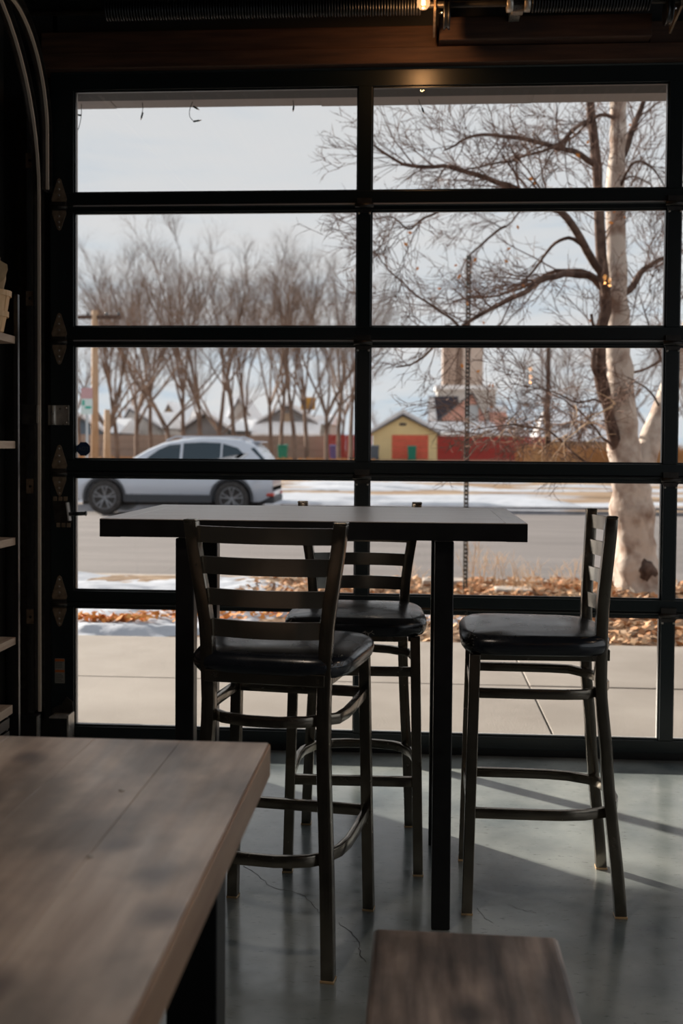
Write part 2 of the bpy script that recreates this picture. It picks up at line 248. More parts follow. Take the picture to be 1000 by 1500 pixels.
# ------------------------------------------------------------------ mesh helpers
class MB:
    def __init__(s): s.v = []; s.f = []; s.smooth = []
    def add(s, vs, fs, smooth=False):
        o = len(s.v); s.v += [tuple(v) for v in vs]; s.f += [tuple(i+o for i in f) for f in fs]; s.smooth += [smooth]*len(fs); return s
    def box(s, a, b):
        x0, x1 = sorted((a[0], b[0])); y0, y1 = sorted((a[1], b[1])); z0, z1 = sorted((a[2], b[2]))
        return s.add([(x0,y0,z0),(x1,y0,z0),(x1,y1,z0),(x0,y1,z0),(x0,y0,z1),(x1,y0,z1),(x1,y1,z1),(x0,y1,z1)],
                     [(0,3,2,1),(4,5,6,7),(0,1,5,4),(1,2,6,5),(2,3,7,6),(3,0,4,7)])
    def hexa(s, bot, top):
        return s.add(list(bot)+list(top), [(0,3,2,1),(4,5,6,7),(0,1,5,4),(1,2,6,5),(2,3,7,6),(3,0,4,7)])
    def prism(s, pts, axis, a, b):
        "extrude 2D outline along an axis from a to b"
        def P(p, t): return (t, p[0], p[1]) if axis == 'x' else (p[0], t, p[1]) if axis == 'y' else (p[0], p[1], t)
        n = len(pts); return s.add([P(p, a) for p in pts]+[P(p, b) for p in pts],
            [tuple(range(n))[::-1], tuple(range(n, 2*n))]+[(i, (i+1) % n, n+(i+1) % n, n+i) for i in range(n)])
    def tube(s, pts, r, n=8, cap=True, smooth=True):
        "round tube along points; r number or list"
        pts = [Vector(p) for p in pts]; k = len(pts); rs = r if isinstance(r, (list, tuple)) else [r]*k
        vs = []; up = None
        for i, p in enumerate(pts):
            d = (pts[min(i+1, k-1)]-pts[max(i-1, 0)]).normalized()
            if up is None: up = d.orthogonal().normalized()
            up = (up - d*up.dot(d)); up = up.normalized() if up.length > 1e-6 else d.orthogonal().normalized()
            w = d.cross(up)
            for j in range(n):
                a = 2*math.pi*j/n; vs.append(p+(up*math.cos(a)+w*math.sin(a))*rs[i])
        fs = [(i*n+j, i*n+(j+1) % n, (i+1)*n+(j+1) % n, (i+1)*n+j) for i in range(k-1) for j in range(n)]
        if cap: fs += [tuple(range(n))[::-1], tuple(range((k-1)*n, k*n))]
        return s.add(vs, fs, smooth)
    def sweep(s, pts, w, h, side=None, up=(0,0,1), closed=False):
        "rectangular bar w (sideways) x h (along up) through points"
        pts = [Vector(p) for p in pts]; k = len(pts); up = Vector(up); vs = []
        for i, p in enumerate(pts):
            if closed: d = pts[(i+1) % k]-pts[i-1]
            else: d = pts[min(i+1, k-1)]-pts[max(i-1, 0)]
            d.normalize(); sd_ = d.cross(up).normalized(); u2 = sd_.cross(d)
            for a, b in ((-1,-1),(1,-1),(1,1),(-1,1)): vs.append(p+sd_*(a*w/2)+u2*(b*h/2))
        fs = [(i*4+j, i*4+(j+1) % 4, ((i+1) % k)*4+(j+1) % 4, ((i+1) % k)*4+j) for i in range(k if closed else k-1) for j in range(4)]
        if not closed: fs += [(3,2,1,0), tuple(range((k-1)*4, k*4))]
        return s.add(vs, fs)
    def lathe(s, prof, n=20, c=(0,0,0), axis='z', smooth=True):
        vs = []; k = len(prof)
        for r_, z in prof:
            for j in range(n):
                a = 2*math.pi*j/n; x, y = r_*math.cos(a), r_*math.sin(a)
                vs.append((c[0]+x, c[1]+y, c[2]+z) if axis == 'z' else (c[0]+x, c[1]+z, c[2]+y) if axis == 'y' else (c[0]+z, c[1]+x, c[2]+y))
        fs = [(i*n+j, i*n+(j+1) % n, (i+1)*n+(j+1) % n, (i+1)*n+j) for i in range(k-1) for j in range(n)]
        fs += [tuple(range(n))[::-1], tuple(range((k-1)*n, k*n))]
        return s.add(vs, fs, smooth)
    def ball(s, c, r, n=8, sc=(1,1,1)):
        pr_ = [(math.sin(math.pi*i/n)*r+1e-5, -math.cos(math.pi*i/n)*r) for i in range(n+1)]
        o = len(s.v); s.lathe(pr_, n*2)
        for i in range(o, len(s.v)): v = s.v[i]; s.v[i] = (c[0]+v[0]*sc[0], c[1]+v[1]*sc[1], c[2]+v[2]*sc[2])
        return s
    def move(s, f, start=0):
        for i in range(start, len(s.v)): s.v[i] = tuple(f(Vector(s.v[i])))
        return s
    def build(s, name, m_, parent=None, bevel=0, seg=2, label=None, loc=None, kind=None, smooth=None):
        me = bpy.data.meshes.new(name); me.from_pydata(s.v, [], s.f)
        if len(s.f) < 20000:
            b = bmesh.new(); b.from_mesh(me)
            bmesh.ops.recalc_face_normals(b, faces=b.faces)
            if bevel:
                bmesh.ops.bevel(b, geom=[e_ for e_ in b.edges if len(e_.link_faces) == 2 and e_.calc_face_angle(0) > .5], offset=bevel, segments=seg, profile=.5, affect='EDGES', clamp_overlap=True)
            b.to_mesh(me); b.free()
        if smooth: me.polygons.foreach_set('use_smooth', [True]*len(me.polygons)); me.set_sharp_from_angle(angle=R(40))
        elif any(s.smooth):
            if bevel: me.polygons.foreach_set('use_smooth', [True]*len(me.polygons)); me.set_sharp_from_angle(angle=R(20))
            else: me.polygons.foreach_set('use_smooth', s.smooth)
        me.materials.append(m_); me.update()
        return link(name, me, parent, label, loc, kind)
def link(name, me, parent=None, label=None, loc=None, kind=None):
    o = bpy.data.objects.new(name, me); COL.objects.link(o)
    if parent: o.parent = parent
    if loc is not None: o.location = loc
    if label: o['label'] = label
    if kind: o['kind'] = kind
    return o
def thing(name, label, cat, loc=(0,0,0), rz=0, group=None, kind=None):
    o = bpy.data.objects.new(name, None); COL.objects.link(o); o.location = loc; o.rotation_euler = (0, 0, rz)
    o.empty_display_size = .1
    return tag(o, label, cat, group, kind)
def tag(o, label, cat, group=None, kind=None):
    o['label'] = label; o['category'] = cat
    if group: o['group'] = group
    if kind: o['kind'] = kind
    return o
def copy_tree(root, loc, rz, label, group=None):
    kids = {}
    for o in list(COL.objects):
        if o.parent: kids.setdefault(o.parent.name, []).append(o)
    def cp(o, par):
        c = o.copy(); COL.objects.link(c); c.parent = par
        for ch in kids.get(o.name, []): cp(ch, c)
        return c
    r = cp(root, None); r.location = loc; r.rotation_euler = (0, 0, rz); r['label'] = label
    if group: r['group'] = group
    return r
def struct(o, label=None):
    o['kind'] = 'structure'
    if label: o['label'] = label
    return o

# ================================================================== ROOM SHELL
XL, XR, YB, ZC = -1.74, 3.75, -8.5, 3.08
fl = struct(MB().box((XL-.1, YB, -.12), (XR, .06, 0)).build('floor', M['floor']), 'polished grey blue concrete floor with hairline cracks')
# hairline crack across the floor, from pixel-measured floor points
def ground(px, py, z=0.0):
    d = FWD + RGT*((px-500)/F) + UPV*((CYP-py)/F); return CAM + d*((z-CAM.z)/d.z)
def crack(pts, w):
    P = [ground(*p) for p in pts]; b = MB(); Q = []
    for i in range(len(P)-1):
        for k in range(4):
            t = k/4; q = P[i].lerp(P[i+1], t); Q.append(q+Vector((rnd.uniform(-.004, .004), rnd.uniform(-.006, .006), 0)))
    Q.append(P[-1]); ws = [w*rnd.uniform(.4, 1.2) for _ in Q]
    vs = []
    for i, q in enumerate(Q):
        d = (Q[min(i+1, len(Q)-1)]-Q[max(i-1, 0)]).normalized(); n_ = Vector((-d.y, d.x, 0))
        vs += [q+n_*ws[i]+Vector((0,0,.0006)), q-n_*ws[i]+Vector((0,0,.0006))]
    b.add(vs, [(2*i, 2*i+1, 2*i+3, 2*i+2) for i in range(len(Q)-1)])
    b.build('floor_crack', M['label_print'], fl)
crack([(357, 1268), (380, 1282), (397, 1300), (420, 1304), (447, 1312), (462, 1330), (470, 1342)], .0011)
crack([(494, 1352), (510, 1360), (524, 1378), (526, 1394), (536, 1410)], .0013)
crack([(700, 1330), (712, 1345), (722, 1352)], .0007)
crack([(745, 1325), (770, 1335), (785, 1337)], .0008)
struct(MB().box((XL-.25, YB, ZC), (XR, .3, ZC+.1)).build('ceiling', M['ceiling']), 'dark ceiling above the corrugated deck')
deck = MB()
for i in range(46):
    x = XL+.02+i*.056*2.4
    deck.prism([(x, ZC), (x+.04, ZC-.035), (x+.09, ZC-.035), (x+.13, ZC)], 'y', -4.0, -.12)
struct(deck.build('ceiling_deck', M['black_steel']), 'black corrugated metal ceiling deck')
wl = struct(MB().box((XL-.2, YB, 0), (XL, .3, ZC)).build('wall_left', M['mortar']), 'dark brick wall on the left behind the shelf')
brk = MB().box((-.008, -.1, -.032), (.008, .1, .032)).build('brick', M['brick_dark'], wl, bevel=.003, seg=1, loc=(XL+.004, -.2, .2))
bm_ = brk.data; cnt = 1
for row in range(38):
    z = .04+row*.0755
    for k in range(7):
        y = -.16-k*.212-(.106 if row % 2 else 0)
        if row == 0 and k == 0: brk.location = (XL+.004, y, z); continue
        link('brick', bm_, wl, loc=(XL+.004+rnd.uniform(-.002, .002), y, z))
wr = struct(MB().box((XR, YB, 0), (XR+.2, .3, .35)).build('wall_right', M['wall_dark']), 'dark right wall with wide window openings')
for a, c in (((XR, YB, 2.85), (XR+.2, .3, ZC)), ((XR, YB, .35), (XR+.2, -8.0, 2.85)), ((XR, -.35, .35), (XR+.2, .3, 2.85))): MB().box(a, c).build('wall_panel', M['wall_dark'], wr)
w2 = thing('window_1', 'black framed side windows in the right wall, out of view', 'window', (XR+.1, -4.175, .35), kind='structure')
for k in range(5): MB().box((-.03, -3.825+k*1.8975, 0), (.03, -3.765+k*1.8975, 2.5)).build('window_mullion', M['black_frame'], w2)
for z in (0, 1.22, 2.44): MB().box((-.028, -3.825, z), (.028, 3.825, z+.06)).build('window_rail', M['black_frame'], w2)
for k in range(4): MB().box((-.003, -3.765+k*1.8975, .06), (.003, -1.8675+k*1.8975, 2.44)).build('glass_pane', M['glass'], w2)
struct(MB().box((XL-.2, YB-.2, 0), (XR+.2, YB, ZC)).build('wall_back', M['wall_dark']), 'dark wall behind the tables')
DX0, DX1, DZ1 = -1.53, 3.53, 2.80
wf = struct(MB().box((XL-.2, 0.04, -.3), (DX0+.02, .3, ZC+.6)).build('wall_front', M['wall_dark']), 'dark front wall around the glass garage door')
MB().box((DX1-.02, 0.04, -.3), (XR+.2, .3, ZC+.6)).build('wall_pier', M['wall_dark'], wf)
MB().box((DX0, 0.04, DZ1-.02), (DX1, .3, ZC+.6)).build('wall_lintel', M['wall_dark'], wf)
struct(MB().box((DX0-.02, -.07, 2.795), (DX1+.1, .04, 2.86)).build('trim_1', M['header_wood'], bevel=.004), 'lower brown wooden header board over the door')
struct(MB().box((.075, -.12, 2.865), (.90, .0, 2.955)).build('trim_2', M['header_wood'], bevel=.005), 'short thicker wooden board fixed above the header board')
struct(MB().box((DX0-.02, -.05, 2.862), (.07, .04, 2.95)).build('trim_3', M['header_wood'], bevel=.004), 'upper brown wooden header board on the left')
struct(MB().box((.905, -.05, 2.862), (DX1+.1, .04, 2.95)).build('trim_4', M['header_wood'], bevel=.004), 'upper brown wooden header board on the right')

# ================================================================== GARAGE DOOR
door = thing('door_1', 'black framed glass garage door with five rows of panes', 'door', (0, 0, 0), kind='structure')
RZ = [(.0, .081, .583), (.583, .652, 1.129), (1.129, 1.201, 1.675), (1.675, 1.751, 2.224), (2.224, 2.302, 2.723)]
# (section bottom, glass bottom, glass top): the section above begins a little under its own glass
JT = [.0, .604, 1.151, 1.698, 2.252, 2.80]         # joints between the sections
CX = [(-1.422, -.246), (-.19, .993), (1.046, 2.228), (2.282, 3.43)]
FY = .024
def hinge_end():
    b = MB()
    up = [(-.028, .02), (.028, .02), (.033, .035), (.008, .115), (0, .121), (-.008, .115), (-.033, .035)]
    lo = [(-.028, -.012), (.028, -.012), (.03, -.025), (.008, -.088), (0, -.094), (-.008, -.088), (-.03, -.025)]
    b.prism(up, 'y', -.004, 0); b.prism([(x, z) for x, z in lo][::-1], 'y', -.004, 0)
    return b
def hinge_knuckle():
    b = MB(); b.tube([(-.036, -.012, 0), (.036, -.012, 0)], .0085, 10); b.box((-.03, -.014, -.012), (.03, 0, .022)); return b
def hinge_bolts(pts):
    b = MB()
    for x, z in pts: b.lathe([(.0045, 0), (.0045, -.003), (.002, -.0045)], 6, (x, -.004, z), 'y')
    return b
HB = [(0, .105), (0, .075), (0, .05), (0, -.035), (0, -.06), (0, -.08)]
meshes = {}
def cached(key, fn, name, m_, parent, loc, bevel=0, label=None):
    if key in meshes: return link(name, meshes[key], parent, label, loc)
    o = fn().build(name, m_, parent, bevel=bevel, loc=loc, label=label); meshes[key] = o.data; return o
for i in range(5):
    z0, z1 = JT[i], JT[i+1]; gb, gt = RZ[i][1], RZ[i][2]
    sec = bpy.data.objects.new('door_section', None); COL.objects.link(sec); sec.parent = door; sec.location = (0, 0, z0)
    h = z1-z0
    r1 = MB().box((DX0+.01, -FY, .002 if i else .03), (3.5, FY, gb-z0)).build('bottom_rail', M['black_frame'], sec, bevel=.002)
    tr = MB().box((DX0+.01, -FY+.004, gt-z0), (3.5, FY-.004, h-.006))
    # rolled lip at the joint
    tr.prism([(-FY+.002, h-.012), (-FY-.004, h-.006), (-FY+.002, h), (FY-.01, h+.002), (FY-.01, h-.01)], 'x', DX0+.012, 3.49)
    tr.build('top_rail', M['black_frame'], sec, bevel=.0015)
    if i in (1, 2, 3): MB().box((CX[0][0], -FY-.0045, h-.007), (3.43, -FY-.001, h-.001)).build('joint_highlight', M['highlight'] if i > 1 else M['black_steel'], sec, label='pale grey highlight line painted between door sections' if i > 1 else None)  # pale strips stand for light along the joints; the lowest stays dark
    MB().box((DX0+.01, -FY, gb-z0), (CX[0][0], FY, gt-z0)).build('stile', M['black_frame'], sec, bevel=.0015)
    for k in range(3):
        MB().box((CX[k][1], -FY, gb-z0), (CX[k+1][0], FY, gt-z0)).build('mullion', M['black_frame'], sec, bevel=.0015)
    MB().box((3.43, -FY, gb-z0), (3.5, FY, gt-z0)).build('stile', M['black_frame'], sec, bevel=.0015)
    for a, c in CX:
        MB().box((a-.004, .004, gb-z0-.004), (c+.004, .009, gt-z0+.004)).build('glass_pane', M['glass'], sec)
        bd = MB(); w = .007; ys, ye = -.012, .002
        bd.box((a, ys, gb-z0), (c, ye, gb-z0+w)); bd.box((a, ys, gt-z0-w), (c, ye, gt-z0)); bd.box((a, ys, gb-z0+w), (a+w*.8, ye, gt-z0-w)); bd.box((c-w*.8, ys, gb-z0+w), (c, ye, gt-z0-w))
        bd.build('glazing_bead', M['black_frame'], sec)
        b2 = MB(); w = .004; ys, ye = .0095, .0225
        b2.box((a, ys, gb-z0), (c, ye, gb-z0+w)); b2.box((a, ys, gb-z0+w), (a+w, ye, gt-z0)); b2.box((c-w, ys, gb-z0+w), (c, ye, gt-z0))
        b2.build('outer_bead', M['white_trim'], sec, label='outer glazing bead, pale grey for the skylight it catches')  # pale colour stands for skylight on the bead's side
    if i < 4:
        cached('hp', hinge_end, 'hinge_plate', M['hinge_steel'], sec, (-1.4815, -FY, h-.01), .0008, 'diamond shaped bare steel hinge plate')
        cached('hk', hinge_knuckle, 'hinge_barrel', M['dark_steel'], sec, (-1.4815, -FY, h-.01))
        cached('hb', lambda: hinge_bolts(HB), 'hinge_bolt', M['galv'], sec, (-1.4815, -FY, h-.01))
        for x in (-.218, 1.02, 2.255):
            def mid_h():
                b = MB(); b.tube([(-.038, -.012, 0), (.038, -.012, 0)], .009, 10); b.box((-.03, -.012, .0), (.03, 0, .03))
                b.prism([(-.033, -.012), (.033, -.012), (.026, -.028), (-.026, -.028)], 'y', -.006, 0); return b
            cached('mh', mid_h, 'hinge_barrel', M['dark_steel'], sec, (x, -FY, h-.012))
            cached('mb', lambda: hinge_bolts([(-.022, -.031), (.022, -.031)]), 'hinge_bolt', M['galv'], sec, (x, -FY, h-.012))
# stickers and labels on the door (children of the sections they are stuck to)
secs = [o for o in COL.objects if o.name.startswith('door_section')]
def text_obj(name, s, size, m_, parent, loc, rot=(R(90), 0, 0), label=None, ext=.0002):
    cu = bpy.data.curves.new(name, 'FONT'); cu.body = s; cu.size = size; cu.align_x = 'CENTER'; cu.align_y = 'CENTER'; cu.extrude = ext
    o = bpy.data.objects.new('tmp', cu); COL.objects.link(o)
    me = bpy.data.meshes.new_from_object(o.evaluated_get(bpy.context.evaluated_depsgraph_get())); bpy.data.objects.remove(o)
    me.materials.clear(); me.materials.append(m_)
    t = link(name, me, parent, label, loc); t.rotation_euler = rot; return t
oz = 1.245-JT[2]
octo = [(.031*math.cos(R(22.5+45*k)), .031*math.sin(R(22.5+45*k))) for k in range(8)]
st = MB().prism(octo, 'y', 0, .0008).build('octagon_sticker', M['sticker_blue'], secs[2], loc=(-1.388, .0028, oz), label='dark blue octagonal security sticker at the pane corner')
text_obj('sticker_lettering', 'ADT', .023, M['sticker_dark'], secs[2], (-1.388, .0022, oz), label='dark lettering on the octagonal sticker')
p_ = at(517, 671, 0)
wm = MB()
for k in range(5): wm.box((-.016+k*.0065, 0, -.002), (-.0115+k*.0065, .0006, .003-(k % 2)*.001))
wm.build('glass_mark', M['white_print'], secs[2], loc=(p_.x, .003, p_.z-JT[2]), label='tiny white mark in the pane corner')
wp = at(87, 983, -.03)
lab = MB().box((-.021, -.001, -.052), (.021, 0, .052)).build('warning_label', M['label_paper'], secs[0], loc=(wp.x, -FY-.0003, wp.z), label='small pale warning label with orange bars')
ob = MB(); ob.box((-.020, -.0016, .040), (.020, -.0011, .050)); ob.box((-.020, -.0016, -.006), (.020, -.0011, .004)); ob.build('label_bar', M['label_orange'], secs[0], loc=(wp.x, -FY-.0003, wp.z))
lp = MB()
for k in range(12):
    z = .036-k*.0072
    if -.010 < z < .008: continue
    lp.box((-.018, -.0016, z-.0012), (.018-rnd.random()*.01, -.0011, z+.0012))
lp.build('label_print', M['label_print'], secs[0], loc=(wp.x, -FY-.0003, wp.z))
# slide lock on the second section
lk = at(90, 750, -.035); lkx, lkz = lk.x, lk.z-JT[1]
b = MB(); b.box((-.036, -.005, -.045), (.034, 0, .045)); b.move(lambda v: Vector((v.x-(v.z)*.12, v.y, v.z)))
b.build('lock_plate', M['dark_steel'], secs[1], bevel=.002, loc=(lkx, -FY, lkz))
b = MB()
for z in (.055, -.055):
    for x in (-.022, .0, .022): b.box((x-.009-z*.12, -.005, z-.009), (x+.007-z*.12, 0, z+.009))
b.build('lock_strap', M['hinge_steel'], secs[1], bevel=.001, loc=(lkx, -FY, lkz))
b = MB(); b.hexa([(.030, -.03, -.035), (.036, -.03, -.035), (.036, 0, -.035), (.030, 0, -.035)], [(.020, -.03, .04), (.026, -.03, .04), (.026, 0, .04), (.020, 0, .04)])
b.build('lock_flange', M['white_trim'], secs[1], loc=(lkx+.004, -FY, lkz), label='bright steel flange of the slide lock')
b = MB(); b.tube([(.03, -.02, -.008), (.108, -.02, -.004)], .0085, 10); b.tube([(.104, -.02, -.004), (.109, -.02, -.004)], .0105, 10)
b.build('lock_handle', M['black_frame'], secs[1], loc=(lkx, -FY, lkz), label='black bar handle of the slide lock reaching over the glass')
sb = at(87, 608, -.04)
b = MB(); b.box((-.052, -.006, -.041), (.034, 0, .041)); b.tube([(-.028, -.006, -.04), (-.028, -.006, .04)], .012, 12)
b.build('strike_plate', M['galv'], secs[2], bevel=.001, loc=(sb.x, -FY, sb.z-JT[2]), label='bright bent steel plate on the door stile')
b = MB()
for z in (-.03, .03): b.tube([(.026, -.012, z), (.026, -.004, z)], .005, 8)
b.box((.034, -.012, -.041), (.037, 0, .041)); b.build('plate_bolt', M['galv'], secs[2], loc=(sb.x, -FY, sb.z-JT[2]))
bb = MB(); bb.prism([(-.045, 0), (.045, 0), (.045, .085), (.02, .105), (-.005, .07), (-.045, .055)], 'y', -.006, 0)
bb.build('bottom_bracket', M['dark_steel'], secs[0], bevel=.001, loc=(-1.47, -FY, .10))
MB().box((DX0+.01, -.02, 0.001), (3.5, .02, .03)).build('bottom_seal', M['black_steel'], secs[0])

# ------------------------------------------------------------------ tracks
def arc_track(x, z0, rr, y0, ang=90, zb=.02, tail=3.2):
    pts = [(x, y0, zb), (x, y0, z0)]
    for k in range(1, 15):
        a = R(ang*k/14); pts.append((x, y0-rr*(1-math.cos(a)), z0+rr*math.sin(a)))
    pts.append((x, y0-rr-tail, z0+rr+.05)); return pts
def track(name, label, x, z0, rr, y0, zb):
    t = thing(name, label, 'door track', (x, y0, zb))
    P = [Vector(p)-Vector((x, y0, zb)) for p in arc_track(x, z0, rr, y0, zb=zb)]
    def channel(off0, off1, thick, m_, nm, lab=None):
        b = MB(); n = len(P); vs = []
        for i, p in enumerate(P):
            d = (P[min(i+1, n-1)]-P[max(i-1, 0)]).normalized(); nrm = Vector((0, -d.z, d.y)) if True else None
            nrm = Vector((0, d.z, -d.y))  # towards outside of bend
            for sx_, o_ in off0: vs.append(p+Vector((sx_, 0, 0))+nrm*o_)
        k = len(off0)
        b.add(vs, [(i*k+j, i*k+(j+1) % k, (i+1)*k+(j+1) % k, (i+1)*k+j) for i in range(n-1) for j in range(k)]+[tuple(range(k))[::-1], tuple(range((n-1)*k, n*k))])
        return b.build(nm, m_, t, label=lab)
    channel([(-.026, .03), (-.026, -.03), (-.02, -.03), (-.02, .03)], None, 0, M['dark_steel'], 'track_web')
    channel([(-.006, -.034), (-.006, -.026), (.005, -.026), (.005, -.034)], None, 0, M['lip_highlight'], 'track_lip', 'front lip of the track, painted pale as its line of light')
    channel([(-.02, .026), (-.02, .03), (.0, .03), (.0, .026)], None, 0, M['dark_steel'], 'track_lip')
    return t
track('door_track', 'curved galvanised track rising beside the left door stile', -1.538, 2.27, .72, -.075, .16)
track('door_track', 'second curved track tucked above the outer door track', -1.505, 2.52, .42, -.07, 2.30)
t = thing('track_angle', 'dark steel wall angle with slotted brackets behind the door track', 'bracket', (-1.60, -.03, 0))
MB().box((-.004, -.045, .02), (.0, .03, 2.7)).build('angle_leg', M['dark_steel'], t); MB().box((-.055, .0, .02), (-.004, .004, 2.7)).build('angle_flange', M['dark_steel'], t)
for z in (.55, 1.09, 1.86, 2.42):
    MB().box((.0, -.06, z-.03), (.035, -.055, z+.03)).build('slot_bracket', M['hinge_steel'], t, bevel=.001)
    MB().lathe([(.006, 0), (.006, -.004), (.003, -.007)], 8, (.018, -.06, z), 'y').build('bracket_bolt', M['dark_steel'], t)
t = thing('lock_housing', 'small dark box fixed over the track opposite the steel plate', 'lock', (-1.575, -.12, 1.385))
MB().box((-.032, 0, -.04), (.032, .03, .04)).build('housing', M['dark_steel'], t, bevel=.002)
MB().box((.030, -.001, -.036), (.036, .031, .036)).build('housing_edge', M['galv'], t)
t = thing('track_guard', 'dark sheet metal guard box at the foot of the track', 'guard', (-1.585, -.16, 0))
MB().box((-.07, 0, 0), (.055, .05, .155)).build('guard_box', M['black_steel'], t, bevel=.003)
MB().box((.052, -.002, .0), (.057, .03, .152)).build('guard_edge', M['galv'], t)
t = thing('roller_bracket', 'galvanised roller bracket at the bottom corner of the door', 'bracket', (-1.465, -.10, 0))
MB().box((-.035, 0, .01), (.04, .07, .135)).build('bracket_box', M['black_steel'], t, bevel=.002)
MB().box((.040, -.005, .01), (.047, .072, .145)).build('bracket_flange', M['galv'], t, bevel=.001)
MB().box((-.035, -.004, .132), (.04, .07, .137)).build('bracket_cap', M['galv'], t)

# ------------------------------------------------------------------ torsion spring assembly
t = thing('torsion_shaft', 'black torsion spring shaft on brackets above the door', 'spring shaft', (0, -.30, 2.93))
MB().tube([(-1.5, 0, 0), (3.5, 0, 0)], .0127, 12).build('shaft', M['dark_steel'], t)
for a, c in ((-1.2, .02), (.42, .86)):
    sp = MB(); n = int((c-a)/.011)
    for k in range(n): x = a+k*.011; sp.lathe([(.034, -.004), (.038, 0), (.034, .004)], 16, (x, 0, 0), 'x')
    sp.build('spring', M['black_steel'], t)
b = MB(); b.box((.365-.020, .03, .0), (.365+.020, .19, .06)); b.prism([(-.02, -.035), (.02, -.035), (.03, .0), (.02, .05), (-.02, .05), (-.03, 0)], 'y', -.006, .03); b.move(lambda v: v if v.x > .3 else Vector((v.x+.365, v.y, v.z)))
b.build('centre_bracket', M['galv'], t, bevel=.001)
for x in (.335, .40):
    MB().lathe([(.03, -.012), (.034, -.01), (.034, .01), (.03, .012)], 18, (x, 0, 0), 'x').build('winding_cone', M['galv'], t)
    MB().tube([(x, -.045, .0), (x, .0, .0)], .006, 6).build('set_screw', M['chrome'], t)
for x, s in ((.055, 1), (.965, -1)):
    b = MB(); b.hexa([(x-.004, -.02, -.03), (x+.004, -.02, -.03), (x+.004, .17, -.06), (x-.004, .17, -.06)], [(x-.004, -.02, .10), (x+.004, -.02, .10), (x+.004, .17, .12), (x-.004, .17, .12)])
    b.build('end_plate', M['hinge_steel'], t)
    MB().lathe([(.045, -.012), (.052, -.012), (.052, -.006), (.045, 0), (.052, .006), (.052, .012), (.045, .012)], 20, (x+.045*s, .0, -.04), 'x').build('cable_drum', M['black_steel'], t)
    MB().tube([(x+.02*s, -.02, -.04), (x+.03*s, -.04, -.045)], .005, 6).build('set_screw', M['chrome'], t)

# ------------------------------------------------------------------ filament bulb
bp_ = at(620, 2, -.39)
t = thing('filament_bulb', 'small glowing clear filament bulb hanging by the torsion shaft', 'light bulb', (bp_.x, bp_.y, bp_.z+.0))
MB().lathe([(.003, -.030), (.014, -.027), (.022, -.017), (.0245, -.004), (.023, .008), (.016, .022), (.011, .032)], 24).build('glass_envelope', M['bulb_glass'], t)
b = MB()
for k in range(4):
    a = R(90*k+20); x, y = .0055*math.cos(a), .0055*math.sin(a); b.tube([(x, y, -.012), (x*.7, y*.7, .018)], .0016, 6)
b.build('filament', M['filament'], t)
MB().lathe([(.012, .030), (.014, .034), (.014, .062), (.009, .07), (.006, .15)], 16).build('socket', M['dark_steel'], t)
ld = bpy.data.lights.new('bulb_light', 'POINT'); ld.energy = 2.6; ld.color = (1, .5, .2); ld.shadow_soft_size = .02
lo = bpy.data.objects.new('bulb_light', ld); COL.objects.link(lo); lo.parent = t; lo.location = (0, 0, -.05)

# ------------------------------------------------------------------ warm string lights at the back of the room (seen as reflections in the glass)
t = thing('cafe_string_lights', 'warm cafe string lights strung across the room behind the tables', 'string lights', (0, -5.6, 2.9))
spots = [(768, 232), (735, 262), (842, 318), (842, 332), (886, 406), (893, 410), (777, 541), (777, 552), (560, 262), (950, 150)]
wire = []
for px, py in spots:
    g = at(px, py, 5.6); q = Vector((g.x, -5.6, g.z))-Vector((0, -5.6, 2.9)); wire.append(q)
    MB().ball(tuple(q), .019, 6, (1, 1, 1.35)).build('bulb', M['warm_bulb'], t); MB().lathe([(.012, .02), (.014, .05), (.006, .07)], 8, tuple(q)).build('socket', M['dark_steel'], t)
wire.sort(key=lambda v: v.x)
b = MB(); b.tube([(wire[0].x-1, 0, .1)]+[(q.x, 0, .1) for q in wire]+[(wire[-1].x+1, 0, .1)], .003, 5)
for q in wire: b.tube([(q.x, 0, q.z+.06), (q.x, 0, .1)], .002, 4)
b.build('cable', M['black_steel'], t)
for k, q in enumerate(wire):
    ld = bpy.data.lights.new('cafe_bulb', 'POINT'); ld.energy = .25; ld.color = (1, .42, .14); ld.shadow_soft_size = .012
    lo = bpy.data.objects.new('cafe_bulb', ld); COL.objects.link(lo); lo.parent = t; lo.location = (q.x, .0, q.z-.05)

for k, (x, y, lab) in enumerate(((2.1, -2.3, 'black metal pendant lamp hanging right of the bar stools, out of view'), (-.5, -2.8, 'black metal pendant lamp added above the foreground dining table to brighten it, out of view'))):  # unseen lamps; the second is added to brighten the foreground table
    t = thing('unseen_pendant', lab, 'lamp', (x, y, 2.25))
    b = MB(); n = 28; V = []
    for j in range(n):
        a = 6.2832*j/n
        for rr, zz in ((.16, -.06), (.15, .02), (.05, .16), (.04, .16), (.14, .02), (.155, -.06)): V.append((rr*math.cos(a), rr*math.sin(a), zz))
    b.add(V, [(j*6+q, j*6+q+1, ((j+1) % n)*6+q+1, ((j+1) % n)*6+q) for j in range(n) for q in range(5)], True); b.build('unseen_pendant_shade', M['black_steel'], t)
    MB().tube([(0, 0, .14), (0, 0, ZC-2.25)], .004, 6).build('unseen_pendant_cord', M['black_steel'], t); MB().ball((0, 0, .04), .03, 6).build('unseen_pendant_bulb', M['warm_bulb'], t)
    ld = bpy.data.lights.new('unseen_pendant_light', 'POINT'); ld.energy = (6, 17)[k]; ld.color = ((1, .72, .50), (1, .84, .70))[k]; ld.shadow_soft_size = .03
    lo = bpy.data.objects.new('unseen_pendant_light', ld); COL.objects.link(lo); lo.parent = t; lo.location = (0, 0, -.005)

